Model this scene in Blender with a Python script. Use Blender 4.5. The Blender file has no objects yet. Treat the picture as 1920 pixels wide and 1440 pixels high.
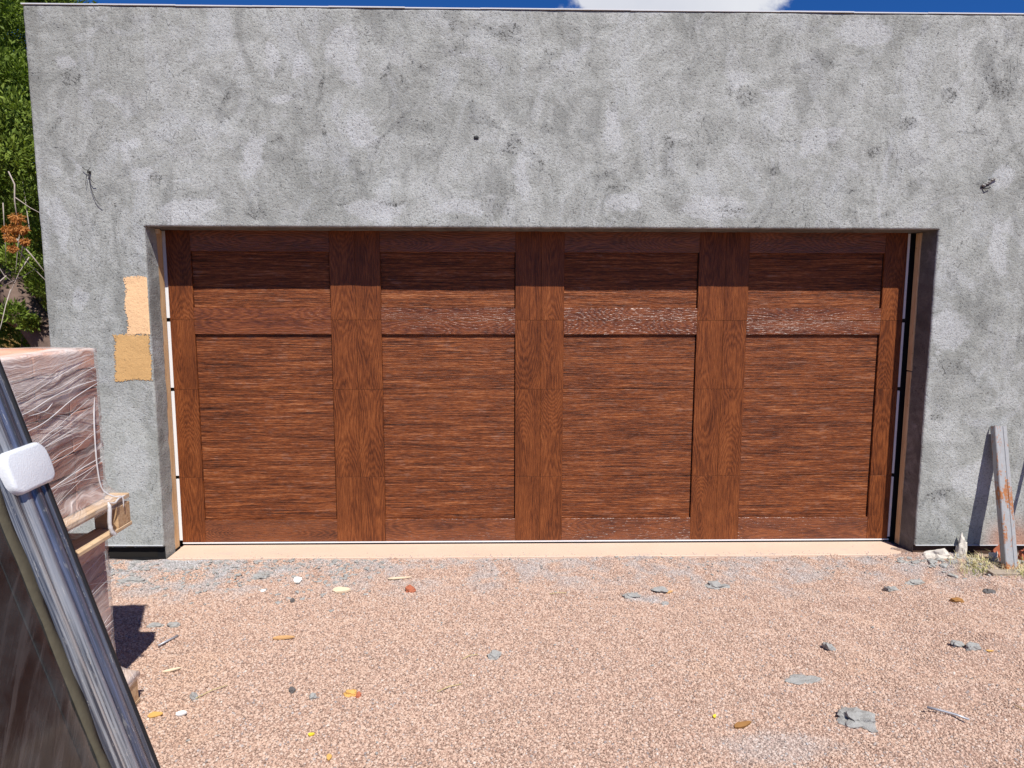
import bpy, bmesh, math, random
import numpy as np
from mathutils import Vector, Matrix, noise as mn
random.seed(11); rng = np.random.default_rng(11)
C = bpy.context.scene.collection
S = bpy.context.scene

# ------------------------------------------------------------------ camera
CAM = Vector((-0.2913, -4.6775, 1.6895))
cd = bpy.data.cameras.new('camera'); co = bpy.data.objects.new('camera', cd); C.objects.link(co)
yaw, pitch, roll = 0.0212, 0.1232, 0.0018
fw = Vector((math.sin(yaw)*math.cos(pitch), math.cos(yaw)*math.cos(pitch), -math.sin(pitch)))
rt = Vector((math.cos(yaw), -math.sin(yaw), 0)); up = rt.cross(fw)
r2 = rt*math.cos(roll)+up*math.sin(roll); u2 = -rt*math.sin(roll)+up*math.cos(roll)
M = Matrix((r2, u2, -fw)).transposed().to_4x4(); M.translation = CAM
co.matrix_world = M
cd.sensor_fit = 'HORIZONTAL'; cd.sensor_width = 36; cd.lens = 36*1317.4/1920
cd.clip_start = 0.05; cd.clip_end = 2000
S.camera = co

# ------------------------------------------------------------------ light
to_sun = Vector((0.092, -0.2414, 0.364)).normalized()
elev = math.asin(to_sun.z); az = math.atan2(to_sun.x, to_sun.y)
sd = bpy.data.lights.new('sun', 'SUN'); sd.energy = 5.0; sd.angle = math.radians(0.5); sd.color = (1.0, 0.96, 0.90)
so = bpy.data.objects.new('sun', sd); C.objects.link(so)
so.rotation_euler = (-to_sun).to_track_quat('-Z', 'Y').to_euler(); so.location = (4, -8, 12)
W = bpy.data.worlds.new('World'); S.world = W; W.use_nodes = True
S.view_settings.view_transform = 'Standard'; S.view_settings.look = 'None'
S.view_settings.gamma = 1; S.view_settings.use_curve_mapping = False
S.view_settings.exposure = 0.28

class N:
    """small node-tree writer"""
    def __init__(s, tree): s.t = tree; s.n = tree.nodes; s.l = tree.links
    def new(s, typ, **k):
        n = s.n.new(typ)
        for a, b in k.items(): setattr(n, a, b)
        return n
    def put(s, sock, v):
        if v is None: return
        if isinstance(v, bpy.types.NodeSocket): s.l.new(v, sock)
        elif isinstance(v, bpy.types.Node): s.l.new(v.outputs[0], sock)
        else:
            if hasattr(sock.default_value, '__len__') and isinstance(v, (int, float)): v = (v,)*len(sock.default_value)
            if hasattr(sock.default_value, '__len__') and len(sock.default_value) == 4 and len(v) == 3: v = (*v, 1)
            sock.default_value = v
    def math(s, op, a, b=None, c=None, clamp=False):
        n = s.new('ShaderNodeMath', operation=op, use_clamp=clamp)
        s.put(n.inputs[0], a); s.put(n.inputs[1], b); s.put(n.inputs[2], c); return n.outputs[0]
    def vmath(s, op, a, b=None):
        n = s.new('ShaderNodeVectorMath', operation=op); s.put(n.inputs[0], a); s.put(n.inputs[1], b)
        return n.outputs['Value'] if op in ('LENGTH', 'DOT_PRODUCT', 'DISTANCE') else n.outputs[0]
    def noise(s, vec, scale, detail=2, rough=.5, dist=0, color=False):
        n = s.new('ShaderNodeTexNoise'); s.put(n.inputs['Vector'], vec)
        s.put(n.inputs['Scale'], scale); s.put(n.inputs['Detail'], detail); s.put(n.inputs['Roughness'], rough); s.put(n.inputs['Distortion'], dist)
        return n.outputs['Color'] if color else n.outputs['Fac']
    def voro(s, vec, scale, feature='F1', out='Distance'):
        n = s.new('ShaderNodeTexVoronoi', feature=feature); s.put(n.inputs['Vector'], vec); s.put(n.inputs['Scale'], scale)
        return n.outputs[out]
    def ramp(s, fac, stops, interp='LINEAR'):
        n = s.new('ShaderNodeValToRGB'); s.put(n.inputs[0], fac); cr = n.color_ramp; cr.interpolation = interp
        while len(cr.elements) < len(stops): cr.elements.new(0.5)
        for e, (p, c) in zip(cr.elements, stops):
            e.position = p; e.color = (c, c, c, 1) if isinstance(c, (int, float)) else (*c, 1)
        return n.outputs['Color']
    def smooth(s, x, a, b):
        n = s.new('ShaderNodeMapRange', interpolation_type='SMOOTHSTEP')
        s.put(n.inputs[0], x); s.put(n.inputs[1], a); s.put(n.inputs[2], b); return n.outputs[0]
    def mix(s, f, a, b, mode='MIX'):
        n = s.new('ShaderNodeMix', data_type='RGBA', blend_type=mode)
        s.put(n.inputs[0], f); s.put(n.inputs[6], a); s.put(n.inputs[7], b); return n.outputs[2]
    def sep(s, v):
        n = s.new('ShaderNodeSeparateXYZ'); s.put(n.inputs[0], v); return n.outputs
    def comb(s, x, y, z):
        n = s.new('ShaderNodeCombineXYZ'); s.put(n.inputs[0], x); s.put(n.inputs[1], y); s.put(n.inputs[2], z); return n.outputs[0]
    def scale(s, v, k): return s.vmath('MULTIPLY', v, k)
    def bump(s, h, strength, dist, normal=None):
        n = s.new('ShaderNodeBump'); s.put(n.inputs['Strength'], strength); s.put(n.inputs['Distance'], dist); s.put(n.inputs['Height'], h)
        if normal is not None: s.put(n.inputs['Normal'], normal)
        return n.outputs[0]

def mat(name):
    m = bpy.data.materials.new(name); m.use_nodes = True; n = N(m.node_tree); n.n.clear()
    out = n.new('ShaderNodeOutputMaterial'); b = n.new('ShaderNodeBsdfPrincipled'); n.l.new(b.outputs[0], out.inputs[0])
    n.b = b; n.out = out; n.m = m
    tc = n.new('ShaderNodeTexCoord'); n.obj = tc.outputs['Object']; n.tc = tc
    oi = n.new('ShaderNodeObjectInfo'); n.rnd = oi.outputs['Random']; n.loc = oi.outputs['Location']
    ge = n.new('ShaderNodeNewGeometry'); n.pos = ge.outputs['Position']
    return n
def fin(n, col=None, rough=None, normal=None, spec=None, metal=None, coat=None, coatr=None):
    for k, v in (('Base Color', col), ('Roughness', rough), ('Normal', normal), ('Specular IOR Level', spec), ('Metallic', metal), ('Coat Weight', coat), ('Coat Roughness', coatr)):
        if v is not None: n.put(n.b.inputs[k], v)
    return n.m

# world: clear deep sky with broken cumulus all round
w = N(W.node_tree); w.n.clear()
wo = w.new('ShaderNodeOutputWorld'); bg = w.new('ShaderNodeBackground')
sky = w.new('ShaderNodeTexSky', sky_type='NISHITA', sun_disc=False)
sky.sun_elevation = elev; sky.sun_rotation = az; sky.altitude = 1400; sky.air_density = 1.0; sky.dust_density = 0.2; sky.ozone_density = 3.0
gen = w.new('ShaderNodeTexCoord').outputs['Generated']
gs = w.sep(gen)
elv = w.math('MAXIMUM', gs[2], 0.0)
px_ = w.math('DIVIDE', gs[0], w.math('ADD', elv, 0.28)); py_ = w.math('DIVIDE', gs[1], w.math('ADD', elv, 0.28))
cp = w.comb(px_, py_, 0.0)
n1 = w.noise(cp, 1.1, 9, .55, .25)
# one cloud stands over the parapet, right of the middle
dv = w.vmath('SUBTRACT', gen, Vector((0.252, 1.05, 0.44)).normalized())
dvs = w.sep(dv)
dd = w.vmath('LENGTH', w.comb(dvs[0], w.math('MULTIPLY', dvs[1], 1.0), w.math('MULTIPLY', dvs[2], 1.9)))
n2 = w.noise(gen, 14.0, 8, .6, .4)
blob = w.smooth(w.math('ADD', dd, w.math('MULTIPLY', w.math('SUBTRACT', n2, .5), .13)), 0.148, 0.118)
field = w.smooth(n1, 0.67, 0.77)
keep = w.smooth(w.vmath('LENGTH', dv), 0.5, 0.8)
clear_n = w.math('MULTIPLY', field, keep)
cl = w.math('MAXIMUM', clear_n, blob, clamp=True)
shade = w.noise(gen, 6.0, 6, .6)
ccol = w.mix(shade, (13, 13.6, 16), (19.5, 19.8, 20.3))
skyc = w.mix(1.0, sky.outputs[0], (0.34, 1.05, 2.12), 'MULTIPLY')
allc = w.mix(cl, skyc, ccol)
w.l.new(allc, bg.inputs[0]); bg.inputs[1].default_value = 0.037
w.l.new(bg.outputs[0], wo.inputs[0])

# ------------------------------------------------------------------ object helpers
def tag(o, label=None, cat=None, group=None, kind=None):
    if label: o['label'] = label
    if cat: o['category'] = cat
    if group: o['group'] = group
    if kind: o['kind'] = kind
    return o
def empty(name, loc, label=None, cat=None, group=None):
    o = bpy.data.objects.new(name, None); o.location = loc; o.empty_display_size = .1; C.objects.link(o)
    return tag(o, label, cat, group)
def link(name, me, m=None, parent=None, loc=None, rot=None, world=True):
    """link a mesh object; verts are world coordinates unless world=False"""
    o = bpy.data.objects.new(name, me); C.objects.link(o)
    if m is not None and not me.materials: me.materials.append(m)
    if parent is not None:
        o.parent = parent
        if world:
            off = parent.location.copy(); q = parent.parent
            while q is not None: off += q.location; q = q.parent
            o.location = -off + (Vector(loc) if loc is not None else Vector())
        elif loc is not None: o.location = loc
    elif loc is not None: o.location = loc
    if rot is not None: o.rotation_euler = rot
    return o
def mesh(name, v, f, smooth=False):
    me = bpy.data.meshes.new(name); me.from_pydata([tuple(map(float, q)) for q in v], [], [tuple(map(int, q)) for q in f]); me.update()
    if smooth: me.polygons.foreach_set('use_smooth', [True]*len(me.polygons))
    return me
def quads(name, v, nq, smooth=False, k=4):
    """fast mesh from numpy: nq faces of k consecutive verts"""
    me = bpy.data.meshes.new(name); v = np.asarray(v, dtype=np.float32)
    me.vertices.add(len(v)); me.vertices.foreach_set('co', v.ravel())
    me.loops.add(nq*k); me.polygons.add(nq)
    me.loops.foreach_set('vertex_index', np.arange(nq*k, dtype=np.int32))
    me.polygons.foreach_set('loop_start', np.arange(0, nq*k, k, dtype=np.int32))
    me.update(calc_edges=True); return me
def grid_mesh(name, P, keep=None, smooth=True):
    """P: (nu,nv,3) array"""
    nu, nv = P.shape[:2]; idx = np.arange(nu*nv).reshape(nu, nv)
    a = idx[:-1, :-1]; b = idx[1:, :-1]; c = idx[1:, 1:]; d = idx[:-1, 1:]
    F = np.stack([a, b, c, d], -1)
    F = F[keep] if keep is not None else F.reshape(-1, 4)
    me = bpy.data.meshes.new(name); V = P.reshape(-1, 3).astype(np.float32)
    me.vertices.add(len(V)); me.vertices.foreach_set('co', V.ravel())
    n = len(F); me.loops.add(n*4); me.polygons.add(n)
    me.loops.foreach_set('vertex_index', F.reshape(-1).astype(np.int32))
    me.polygons.foreach_set('loop_start', np.arange(0, n*4, 4, dtype=np.int32))
    me.update(calc_edges=True)
    if smooth: me.polygons.foreach_set('use_smooth', np.ones(n, dtype=bool))
    return me
def box_bm(bm, x0, x1, y0, y1, z0, z1, bev=0.0, mtx=None):
    r = bmesh.ops.create_cube(bm, size=1.0); vs = r['verts']
    for v in vs:
        v.co = Vector(((x0+x1)/2+v.co.x*(x1-x0), (y0+y1)/2+v.co.y*(y1-y0), (z0+z1)/2+v.co.z*(z1-z0)))
    if bev > 0:
        es = list({e for v in vs for e in v.link_edges})
        q = bmesh.ops.bevel(bm, geom=es, offset=bev, segments=1, affect='EDGES', profile=.5)
        vs = list({v for v in q['verts']} | {v for v in vs if v.is_valid})
    if mtx is not None:
        for v in vs: v.co = mtx @ v.co
    return vs
def box_me(name, x0, x1, y0, y1, z0, z1, bev=0.0):
    bm = bmesh.new(); box_bm(bm, x0, x1, y0, y1, z0, z1, bev); me = bpy.data.meshes.new(name); bm.to_mesh(me); bm.free(); return me
def box(name, x0, x1, y0, y1, z0, z1, m, parent=None, bev=0.0):
    """box object with its origin at its own centre"""
    c = Vector(((x0+x1)/2, (y0+y1)/2, (z0+z1)/2)); hx, hy, hz = (x1-x0)/2, (y1-y0)/2, (z1-z0)/2
    return link(name, box_me(name, -hx, hx, -hy, hy, -hz, hz, bev), m, parent, loc=c)
def tube_geo(pts, rad, k=8, cap=True):
    pts = [Vector(p) for p in pts]; V = []; F = []
    for i, p in enumerate(pts):
        t = (pts[min(i+1, len(pts)-1)]-pts[max(i-1, 0)]).normalized()
        a = t.orthogonal().normalized() if i == 0 else (a - t*a.dot(t)).normalized()
        b = t.cross(a); r = rad[i] if hasattr(rad, '__len__') else rad
        for j in range(k):
            th = 2*math.pi*j/k; V.append(p+a*math.cos(th)*r+b*math.sin(th)*r)
    for i in range(len(pts)-1):
        for j in range(k):
            F.append((i*k+j, i*k+(j+1) % k, (i+1)*k+(j+1) % k, (i+1)*k+j))
    if cap:
        F.append(tuple(range(k))[::-1]); F.append(tuple((len(pts)-1)*k+j for j in range(k)))
    return V, F
def join_geo(gs):
    V = []; F = []
    for v, f in gs:
        o = len(V); V += list(v); F += [tuple(i+o for i in q) for q in f]
    return V, F
def nz(x, y, z=0.0): return mn.noise(Vector((x, y, z)))

# ------------------------------------------------------------------ materials
# trowel scrapes (pale) and open rough spots (dark): x, z, half width, half height, turn
PALE = [(-1.221, 3.18, 0.101, 0.151, 0), (-1.178, 3.013, 0.074, 0.101, 30), (-1.597, 2.872, 0.094, 0.034, 10), (-1.771, 2.529, 0.074, 0.151, -20), (-1.105, 2.705, 0.094, 0.134, 0), (1.656, 2.644, 0.101, 0.107, -30), (1.769, 2.692, 0.06, 0.047, 0), (-2.504, 2.587, 0.087, 0.047, 40), (-2.459, 2.431, 0.087, 0.054, 20), (-2.849, 3.066, 0.067, 0.06, 0), (-1.636, 3.086, 0.054, 0.094, 0), (-1.479, 3.057, 0.034, 0.074, 0), (0.419, 2.715, 0.067, 0.151, 0), (0.494, 2.27, 0.134, 0.074, 0), (-0.134, 2.427, 0.047, 0.184, 0), (-1.052, 2.215, 0.201, 0.074, 0), (-0.511, 2.233, 0.168, 0.06, 0), (-2.189, 2.21, 0.201, 0.08, 10), (1.06, 2.24, 0.235, 0.08, 0), (1.93, 3.285, 0.201, 0.101, 0), (2.857, 2.443, 0.087, 0.101, 20), (-2.873, 1.675, 0.06, 0.101, 0), (2.16, 1.817, 0.101, 0.134, 0), (2.852, 0.503, 0.201, 0.134, 0), (2.596, 1.481, 0.134, 0.134, 20), (2.88, 1.985, 0.067, 0.201, 0), (-2.615, 0.593, 0.134, 0.201, 0), (-2.968, 2.127, 0.047, 0.201, 0)]
DARK = [(-1.899, 2.885, 0.03, 0.087, -20), (-1.622, 2.624, 0.047, 0.04, 45), (-0.954, 3.015, 0.027, 0.08, -20), (-0.843, 2.985, 0.027, 0.074, 20), (-0.551, 3.323, 0.067, 0.027, 10), (-1.355, 2.935, 0.027, 0.121, -15), (-0.75, 2.723, 0.074, 0.027, -20), (-1.348, 2.672, 0.02, 0.067, 0), (0.25, 3.086, 0.027, 0.04, 0), (0.433, 2.84, 0.034, 0.027, 0), (0.459, 2.366, 0.08, 0.027, 0), (0.749, 2.638, 0.08, 0.04, -30), (1.16, 2.241, 0.114, 0.034, 0), (1.417, 2.451, 0.034, 0.034, 0), (2.81, 2.967, 0.101, 0.087, 30), (2.23, 2.743, 0.087, 0.047, 0), (2.76, 2.394, 0.067, 0.047, -20), (-0.036, 2.491, 0.02, 0.067, 0), (-0.2, 2.617, 0.087, 0.047, -60), (-2.841, 2.969, 0.087, 0.054, 30), (-2.371, 2.415, 0.067, 0.04, 0), (2.483, 2.918, 0.067, 0.047, 0), (1.232, 2.893, 0.087, 0.06, 0), (2.043, 2.567, 0.067, 0.04, 0), (-1.769, 2.196, 0.087, 0.027, 0), (1.131, 2.939, 0.034, 0.067, 0), (-1.246, 2.262, 0.101, 0.017, 5), (-0.953, 2.264, 0.101, 0.017, -5), (2.57, 0.929, 0.054, 0.04, 0), (2.611, 0.396, 0.08, 0.054, 20), (2.685, 1.242, 0.034, 0.034, 0), (-3.117, 1.87, 0.027, 0.301, 0), (-2.957, 2.693, 0.101, 0.034, 35), (-0.233, 3.265, 0.101, 0.047, 0)]
def stucco_mat(paint=None, dark=False):
    n = mat('stucco' if paint is None else 'paint')
    p = n.pos; s = n.sep(p); X, Y, Z = s[0], s[1], s[2]
    warp = n.scale(n.vmath('SUBTRACT', n.noise(p, 1.3, 3, .5, color=True), (0.5, 0.5, 0.5)), 0.55)
    q = n.vmath('ADD', p, warp)
    big = n.noise(q, 0.9, 4, .55)
    smear = n.noise(n.scale(q, (1.5, 1.0, 2.2)), 2.2, 5, .62, 1.6)
    smear2 = n.noise(n.scale(q, (2.6, 1.0, 1.4)), 3.7, 4, .6, 2.2)
    grain = n.noise(p, 118, 3, .8)
    grain2 = n.noise(p, 62, 2, .6)
    pits_v = n.voro(p, 85.0)
    # areas that the trowel left rough and dark, or smooth and pale
    rough_zone = n.smooth(n.noise(q, 4.2, 4, .65, .9), .54, .70)
    pale_zone = n.smooth(n.noise(n.scale(q, (1.0, 1.0, 1.35)), 2.7, 3, .55, 1.4), .60, .72)
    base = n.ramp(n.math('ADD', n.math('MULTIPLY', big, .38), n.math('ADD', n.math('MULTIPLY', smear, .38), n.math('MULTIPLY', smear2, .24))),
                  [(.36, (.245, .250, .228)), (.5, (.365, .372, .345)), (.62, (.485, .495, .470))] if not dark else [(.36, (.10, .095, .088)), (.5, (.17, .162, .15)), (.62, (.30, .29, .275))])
    base = n.mix(n.math('MULTIPLY', pale_zone, .10 if dark else .38), base, (.55, .56, .57))
    base = n.mix(n.math('MULTIPLY', rough_zone, .46), base, (.15, .152, .148))
    sweep = n.noise(n.vmath('ADD', n.scale(p, (2.4, 1.0, .95)), n.scale(n.vmath('SUBTRACT', n.noise(p, .9, 2, .5, color=True), (.5, .5, .5)), 2.6)), 1.5, 6, .66, .5)
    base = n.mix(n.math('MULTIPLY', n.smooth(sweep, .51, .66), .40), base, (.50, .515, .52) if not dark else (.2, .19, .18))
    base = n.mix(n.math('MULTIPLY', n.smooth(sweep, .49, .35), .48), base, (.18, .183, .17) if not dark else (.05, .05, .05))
    tro = n.noise(n.vmath('ADD', n.scale(p, (3.6, 1.0, 2.2)), n.scale(n.vmath('SUBTRACT', n.noise(p, 2.2, 2, .5, color=True), (.5, .5, .5)), 2.2)), 1.3, 2, .5, 0)
    base = n.mix(n.math('MULTIPLY', n.math('MULTIPLY', n.smooth(tro, .615, .645), n.smooth(tro, .80, .66)), .0 if dark else .24), base, (.54, .55, .55))
    drk = 0.0
    if paint is None and not dark:
        wv = n.scale(n.vmath('SUBTRACT', n.noise(p, 5.5, 4, .6, color=True), (.5, .5, .5)), .16)
        pw_ = n.vmath('ADD', p, wv)
        def spots(L, soft):
            acc = None
            for (sx, sz, a, b, rot) in L:
                mp = n.new('ShaderNodeMapping', vector_type='TEXTURE'); n.put(mp.inputs[0], pw_)
                mp.inputs['Location'].default_value = (sx, -.2414, sz); mp.inputs['Rotation'].default_value = (0, math.radians(-rot), 0); mp.inputs['Scale'].default_value = (a*1.05, .3, b*1.05)
                d = n.math('SUBTRACT', 1.0, n.vmath('LENGTH', mp.outputs[0]))
                acc = d if acc is None else n.math('MAXIMUM', acc, d)
            return acc
        pl = n.smooth(n.math('ADD', spots(PALE, 1), n.math('MULTIPLY', n.math('SUBTRACT', n.noise(p, 24, 4, .65), .5), .9)), .02, .38)
        drk = n.smooth(n.math('ADD', spots(DARK, 1), n.math('MULTIPLY', n.math('SUBTRACT', n.noise(p, 30, 3, .7), .5), 1.2)), .05, .5)
        base = n.mix(n.math('MULTIPLY', pl, .42), base, (.60, .61, .615))
        base = n.mix(n.math('MULTIPLY', drk, .25), base, (.15, .15, .14))
    if paint is not None: base = paint
    # dark open pores
    pore = n.smooth(grain, .50, .36)
    pore2 = n.math('MULTIPLY', n.smooth(grain2, .42, .30), n.math('ADD', n.math('ADD', n.math('MULTIPLY', rough_zone, .9), n.math('MULTIPLY', drk, .8)), .28))
    mark_n = n.noise(n.scale(q, (4.0, 1, 1.6)), 9.0, 4, .7, 2.5)
    marks = n.math('MULTIPLY', n.smooth(mark_n, .625, .69), n.smooth(n.noise(p, 2.6, 2), .46, .58))
    col = base
    if paint is None and not dark:
        col = n.mix(n.math('MULTIPLY', drk, n.math('MULTIPLY', n.smooth(n.noise(p, 60, 3, .7), .48, .39), .72)), col, (.04, .04, .038))
    if paint is None:
        col = n.mix(n.math('MULTIPLY', pore, .52), col, (.10, .10, .095))
        col = n.mix(n.math('MULTIPLY', pore2, .55), col, (.07, .07, .068))
        col = n.mix(n.math('MULTIPLY', marks, .6), col, (.05, .05, .048))
        # greenish lower left corner column and red soil splash at the right foot
        splash = n.math('MULTIPLY', n.smooth(n.math('ADD', Z, n.math('MULTIPLY', n.noise(p, 5, 3), -.22)), .20, -.06), n.smooth(X, 2.88, 3.08))
        splash = n.math('MULTIPLY', splash, n.smooth(X, 6.0, 3.4))
        col = n.mix(n.math('MULTIPLY', splash, .8), col, (.46, .20, .11))
        low = n.math('MULTIPLY', n.smooth(X, -2.2, -2.7), n.smooth(Z, 1.7, .4))
        col = n.mix(n.math('MULTIPLY', low, .30), col, (.36, .385, .355))
        edge = n.math('MULTIPLY', n.smooth(X, -2.93, -3.06), n.smooth(n.noise(n.scale(p, (6, 1, 1.2)), 3, 3), .40, .6))
        col = n.mix(n.math('MULTIPLY', edge, .4), col, (.16, .16, .14))
    else:
        col = n.mix(n.math('MULTIPLY', pore, .25), col, (.25, .17, .09))
    h = n.math('ADD', n.math('MULTIPLY', grain, 1.0), n.math('MULTIPLY', grain2, .8))
    h = n.math('SUBTRACT', h, n.math('MULTIPLY', pore2, 1.2))
    h = n.math('SUBTRACT', h, n.math('MULTIPLY', marks, 1.5))
    nb = n.bump(h, .8 if paint is None else .45, .0045)
    nb = n.bump(n.noise(p, 7.0, 3, .5, .4), .35, .012, nb)
    return fin(n, col, .93, nb, .25)
M_STUCCO = stucco_mat()
M_SHADED_REVEAL = stucco_mat(dark=True); M_SHADED_REVEAL.name = 'shaded_reveal_stucco'  # darkened stucco copy: shade of right reveal and soffit painted into the colour
M_PEACH = stucco_mat((.86, .55, .30)); M_PEACH.name = 'peach_paint'
M_OCHRE = stucco_mat((.62, .375, .155)); M_OCHRE.name = 'ochre_paint'

def wood_door(name, axis, panel=False):
    n = mat(name); s = n.sep(n.obj)
    along, across = (s[0], s[2]) if axis == 'x' else (s[2], s[0])
    r = n.math('MULTIPLY', n.rnd, 57.0)
    al = n.math('ADD', along, r)
    if panel:
        ws = n.sep(n.pos)
        al = ws[0]; across = ws[2]
        v = n.comb(n.math('MULTIPLY', al, 2.6), n.math('MULTIPLY', across, 46), 0.3)
        v2 = n.comb(n.math('MULTIPLY', al, 4.2), n.math('MULTIPLY', across, 165), 1.3)
        v3 = n.comb(n.math('MULTIPLY', al, 24.0), n.math('MULTIPLY', across, 220), 2.3)
        a = n.noise(v, 1.0, 4, .6, .35); b = n.noise(v2, 1.0, 3, .65, .5); c = n.noise(v3, 1.0, 2, .7)
        saw = n.noise(n.comb(n.math('MULTIPLY', al, 260), n.math('MULTIPLY', across, 40), 0), 1.0, 2, .6)
        lowf = n.noise(n.comb(n.math('MULTIPLY', al, 1.1), n.math('MULTIPLY', across, 15), 7.3), 1.0, 3, .6, .5)
        a = n.math('ADD', n.math('MULTIPLY', a, .6), n.math('MULTIPLY', lowf, .4))
        t = n.math('ADD', n.math('MULTIPLY', a, .30), n.math('ADD', n.math('MULTIPLY', b, .44), n.math('MULTIPLY', c, .26)))
        col = n.ramp(t, [(.37, (.024, .008, .004)), (.44, (.080, .022, .008)), (.50, (.165, .044, .013)), (.56, (.275, .080, .022)), (.64, (.48, .20, .085))])
        # chalky bloom in the open grain, its pale colour also standing in for sheen
        bloom_sheen = n.math('MULTIPLY', n.smooth(n.noise(n.comb(n.math('MULTIPLY', al, 9), n.math('MULTIPLY', across, 22), 4), 1, 3, .6), .54, .70), n.smooth(b, .46, .6))
        col = n.mix(n.math('MULTIPLY', bloom_sheen, .30), col, (.36, .25, .20))
        h = n.math('ADD', n.math('MULTIPLY', b, 1.0), n.math('MULTIPLY', c, .7)); h = n.math('ADD', h, n.math('MULTIPLY', saw, .25))
        nb = n.bump(h, 1.0, .005)
        return fin(n, col, n.ramp(b, [(.3, .42), (.7, .54)]), nb, .24)
    lo = n.noise(n.comb(n.math('MULTIPLY', al, 1.6), n.math('MULTIPLY', across, 3.0), r), 1.0, 3, .55)
    depth = n.math('MULTIPLY', n.math('SUBTRACT', n.noise(n.comb(n.math('MULTIPLY', al, .8), 0.0, r), 1.0, 1, .4), .36), .50)
    cen = n.math('ADD', across, n.math('MULTIPLY', n.math('SUBTRACT', n.math('FRACT', n.math('MULTIPLY', n.rnd, 17.3)), .5), .06))
    rad = n.math('SQRT', n.math('ADD', n.math('MULTIPLY', cen, cen), n.math('MULTIPLY', depth, depth)))
    rad = n.math('ADD', rad, n.math('MULTIPLY', lo, .040))
    rad = n.math('ADD', rad, n.math('MULTIPLY', n.noise(n.comb(n.math('MULTIPLY', al, 9), n.math('MULTIPLY', across, 70), r), 1.0, 3, .6), .016))
    ring = n.math('FRACT', n.math('MULTIPLY', rad, 128.0))
    ring = n.math('ABSOLUTE', n.math('SUBTRACT', n.math('MULTIPLY', ring, 2.0), 1.0))
    fib = n.noise(n.comb(n.math('MULTIPLY', al, 14), n.math('MULTIPLY', across, 260), r), 1.0, 3, .65)
    fib2 = n.noise(n.comb(n.math('MULTIPLY', al, 60), n.math('MULTIPLY', across, 420), r), 1.0, 2, .7)
    blot = n.noise(n.comb(n.math('MULTIPLY', al, 3.2), n.math('MULTIPLY', across, 12), r), 1.0, 3, .6)
    t = n.math('ADD', n.math('MULTIPLY', ring, .15), n.math('ADD', n.math('MULTIPLY', fib, .45), n.math('MULTIPLY', blot, .40)))
    col = n.ramp(t, [(.32, (.055, .016, .007)), (.42, (.110, .031, .011)), (.50, (.165, .047, .015)), (.60, (.235, .070, .021)), (.72, (.32, .11, .036))])
    col = n.mix(n.math('MULTIPLY', n.smooth(fib2, .58, .72), .22), col, (.07, .025, .012))
    h = n.math('ADD', n.math('MULTIPLY', ring, .5), n.math('ADD', fib, n.math('MULTIPLY', fib2, .8)))
    if axis == 'x':
        gl = n.noise(n.comb(n.math('MULTIPLY', al, 24), n.math('MULTIPLY', across, 150), r), 1.0, 2, .6)
        h = n.math('ADD', n.math('MULTIPLY', ring, .45), n.math('MULTIPLY', gl, 1.25))
        nb = n.bump(h, 1.0, .0026)
        n.put(n.b.inputs['Coat Normal'], nb)
        return fin(n, col, .34, nb, .35, None, .42, .30)
    nb = n.bump(h, .75, .003)
    return fin(n, col, .46, nb, .24)
M_VERT = wood_door('stained_wood_upright', 'z'); M_HOR = wood_door('stained_wood_level', 'x'); M_PAN = wood_door('rough_sawn_panel', 'x', True)

def plain(name, col, rough=.6, spec=.4, metal=0, var=.15, scale=30, bump=0, coat=None):
    n = mat(name)
    v = n.noise(n.pos, scale, 4, .6)
    c = n.mix(v, tuple(c*(1-var) for c in col), tuple(min(1, c*(1+var)) for c in col))
    nb = n.bump(n.noise(n.pos, scale*3, 3, .6), bump, .003) if bump else None
    return fin(n, c, rough, nb, spec, metal, coat)
M_WHITE = plain('white_enamel', (.80, .80, .80), .4, var=.03)
M_BLACK = plain('black_rubber', (.012, .012, .013), .5, .4, var=.2)
M_DARKIN = plain('dark_interior', (.02, .018, .016), .9, .1)
M_CAP = plain('metal_drip_edge', (.62, .63, .64), .45, .5, .0, .08)
M_FOUND_L = plain('black_waterproofing', (.012, .012, .013), .8, .2, var=.4, bump=.5)
M_FOUND_R = plain('brown_stem_wall', (.075, .045, .032), .85, .2, var=.35, bump=.6, scale=14)
M_WIRE = plain('wire_steel', (.03, .028, .026), .5, .4, .5)
M_FOAM = None

def pine_mat(name, c0, c1, axis='z', sc=1.0):
    n = mat(name); s = n.sep(n.obj)
    a, b, c = (s[2], s[0], s[1]) if axis == 'z' else ((s[0], s[1], s[2]) if axis == 'x' else (s[1], s[0], s[2]))
    v = n.comb(n.math('ADD', n.math('MULTIPLY', a, 2.5*sc), n.math('MULTIPLY', n.rnd, 31)), n.math('MULTIPLY', b, 70*sc), n.math('MULTIPLY', c, 70*sc))
    g = n.noise(v, 1.0, 4, .6, .6); blot = n.noise(n.pos, 7, 3, .6)
    col = n.ramp(n.math('ADD', n.math('MULTIPLY', g, .65), n.math('MULTIPLY', blot, .35)), [(.34, c0), (.62, c1)])
    dirt = n.smooth(n.noise(n.pos, 26, 4, .7), .60, .70)
    col = n.mix(n.math('MULTIPLY', dirt, .35), col, tuple(q*.35 for q in c0))
    return fin(n, col, .8, n.bump(g, .5, .002), .2)
M_PINE = pine_mat('pine_lumber', (.55, .33, .16), (.75, .52, .29))
M_PALLET = pine_mat('pallet_wood', (.42, .27, .15), (.72, .53, .34), 'y')
M_PALLETX = pine_mat('pallet_block_wood', (.42, .25, .13), (.66, .46, .27), 'x')
M_GREYWOOD = pine_mat('weathered_wood', (.20, .16, .12), (.40, .33, .26), 'x')

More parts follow.
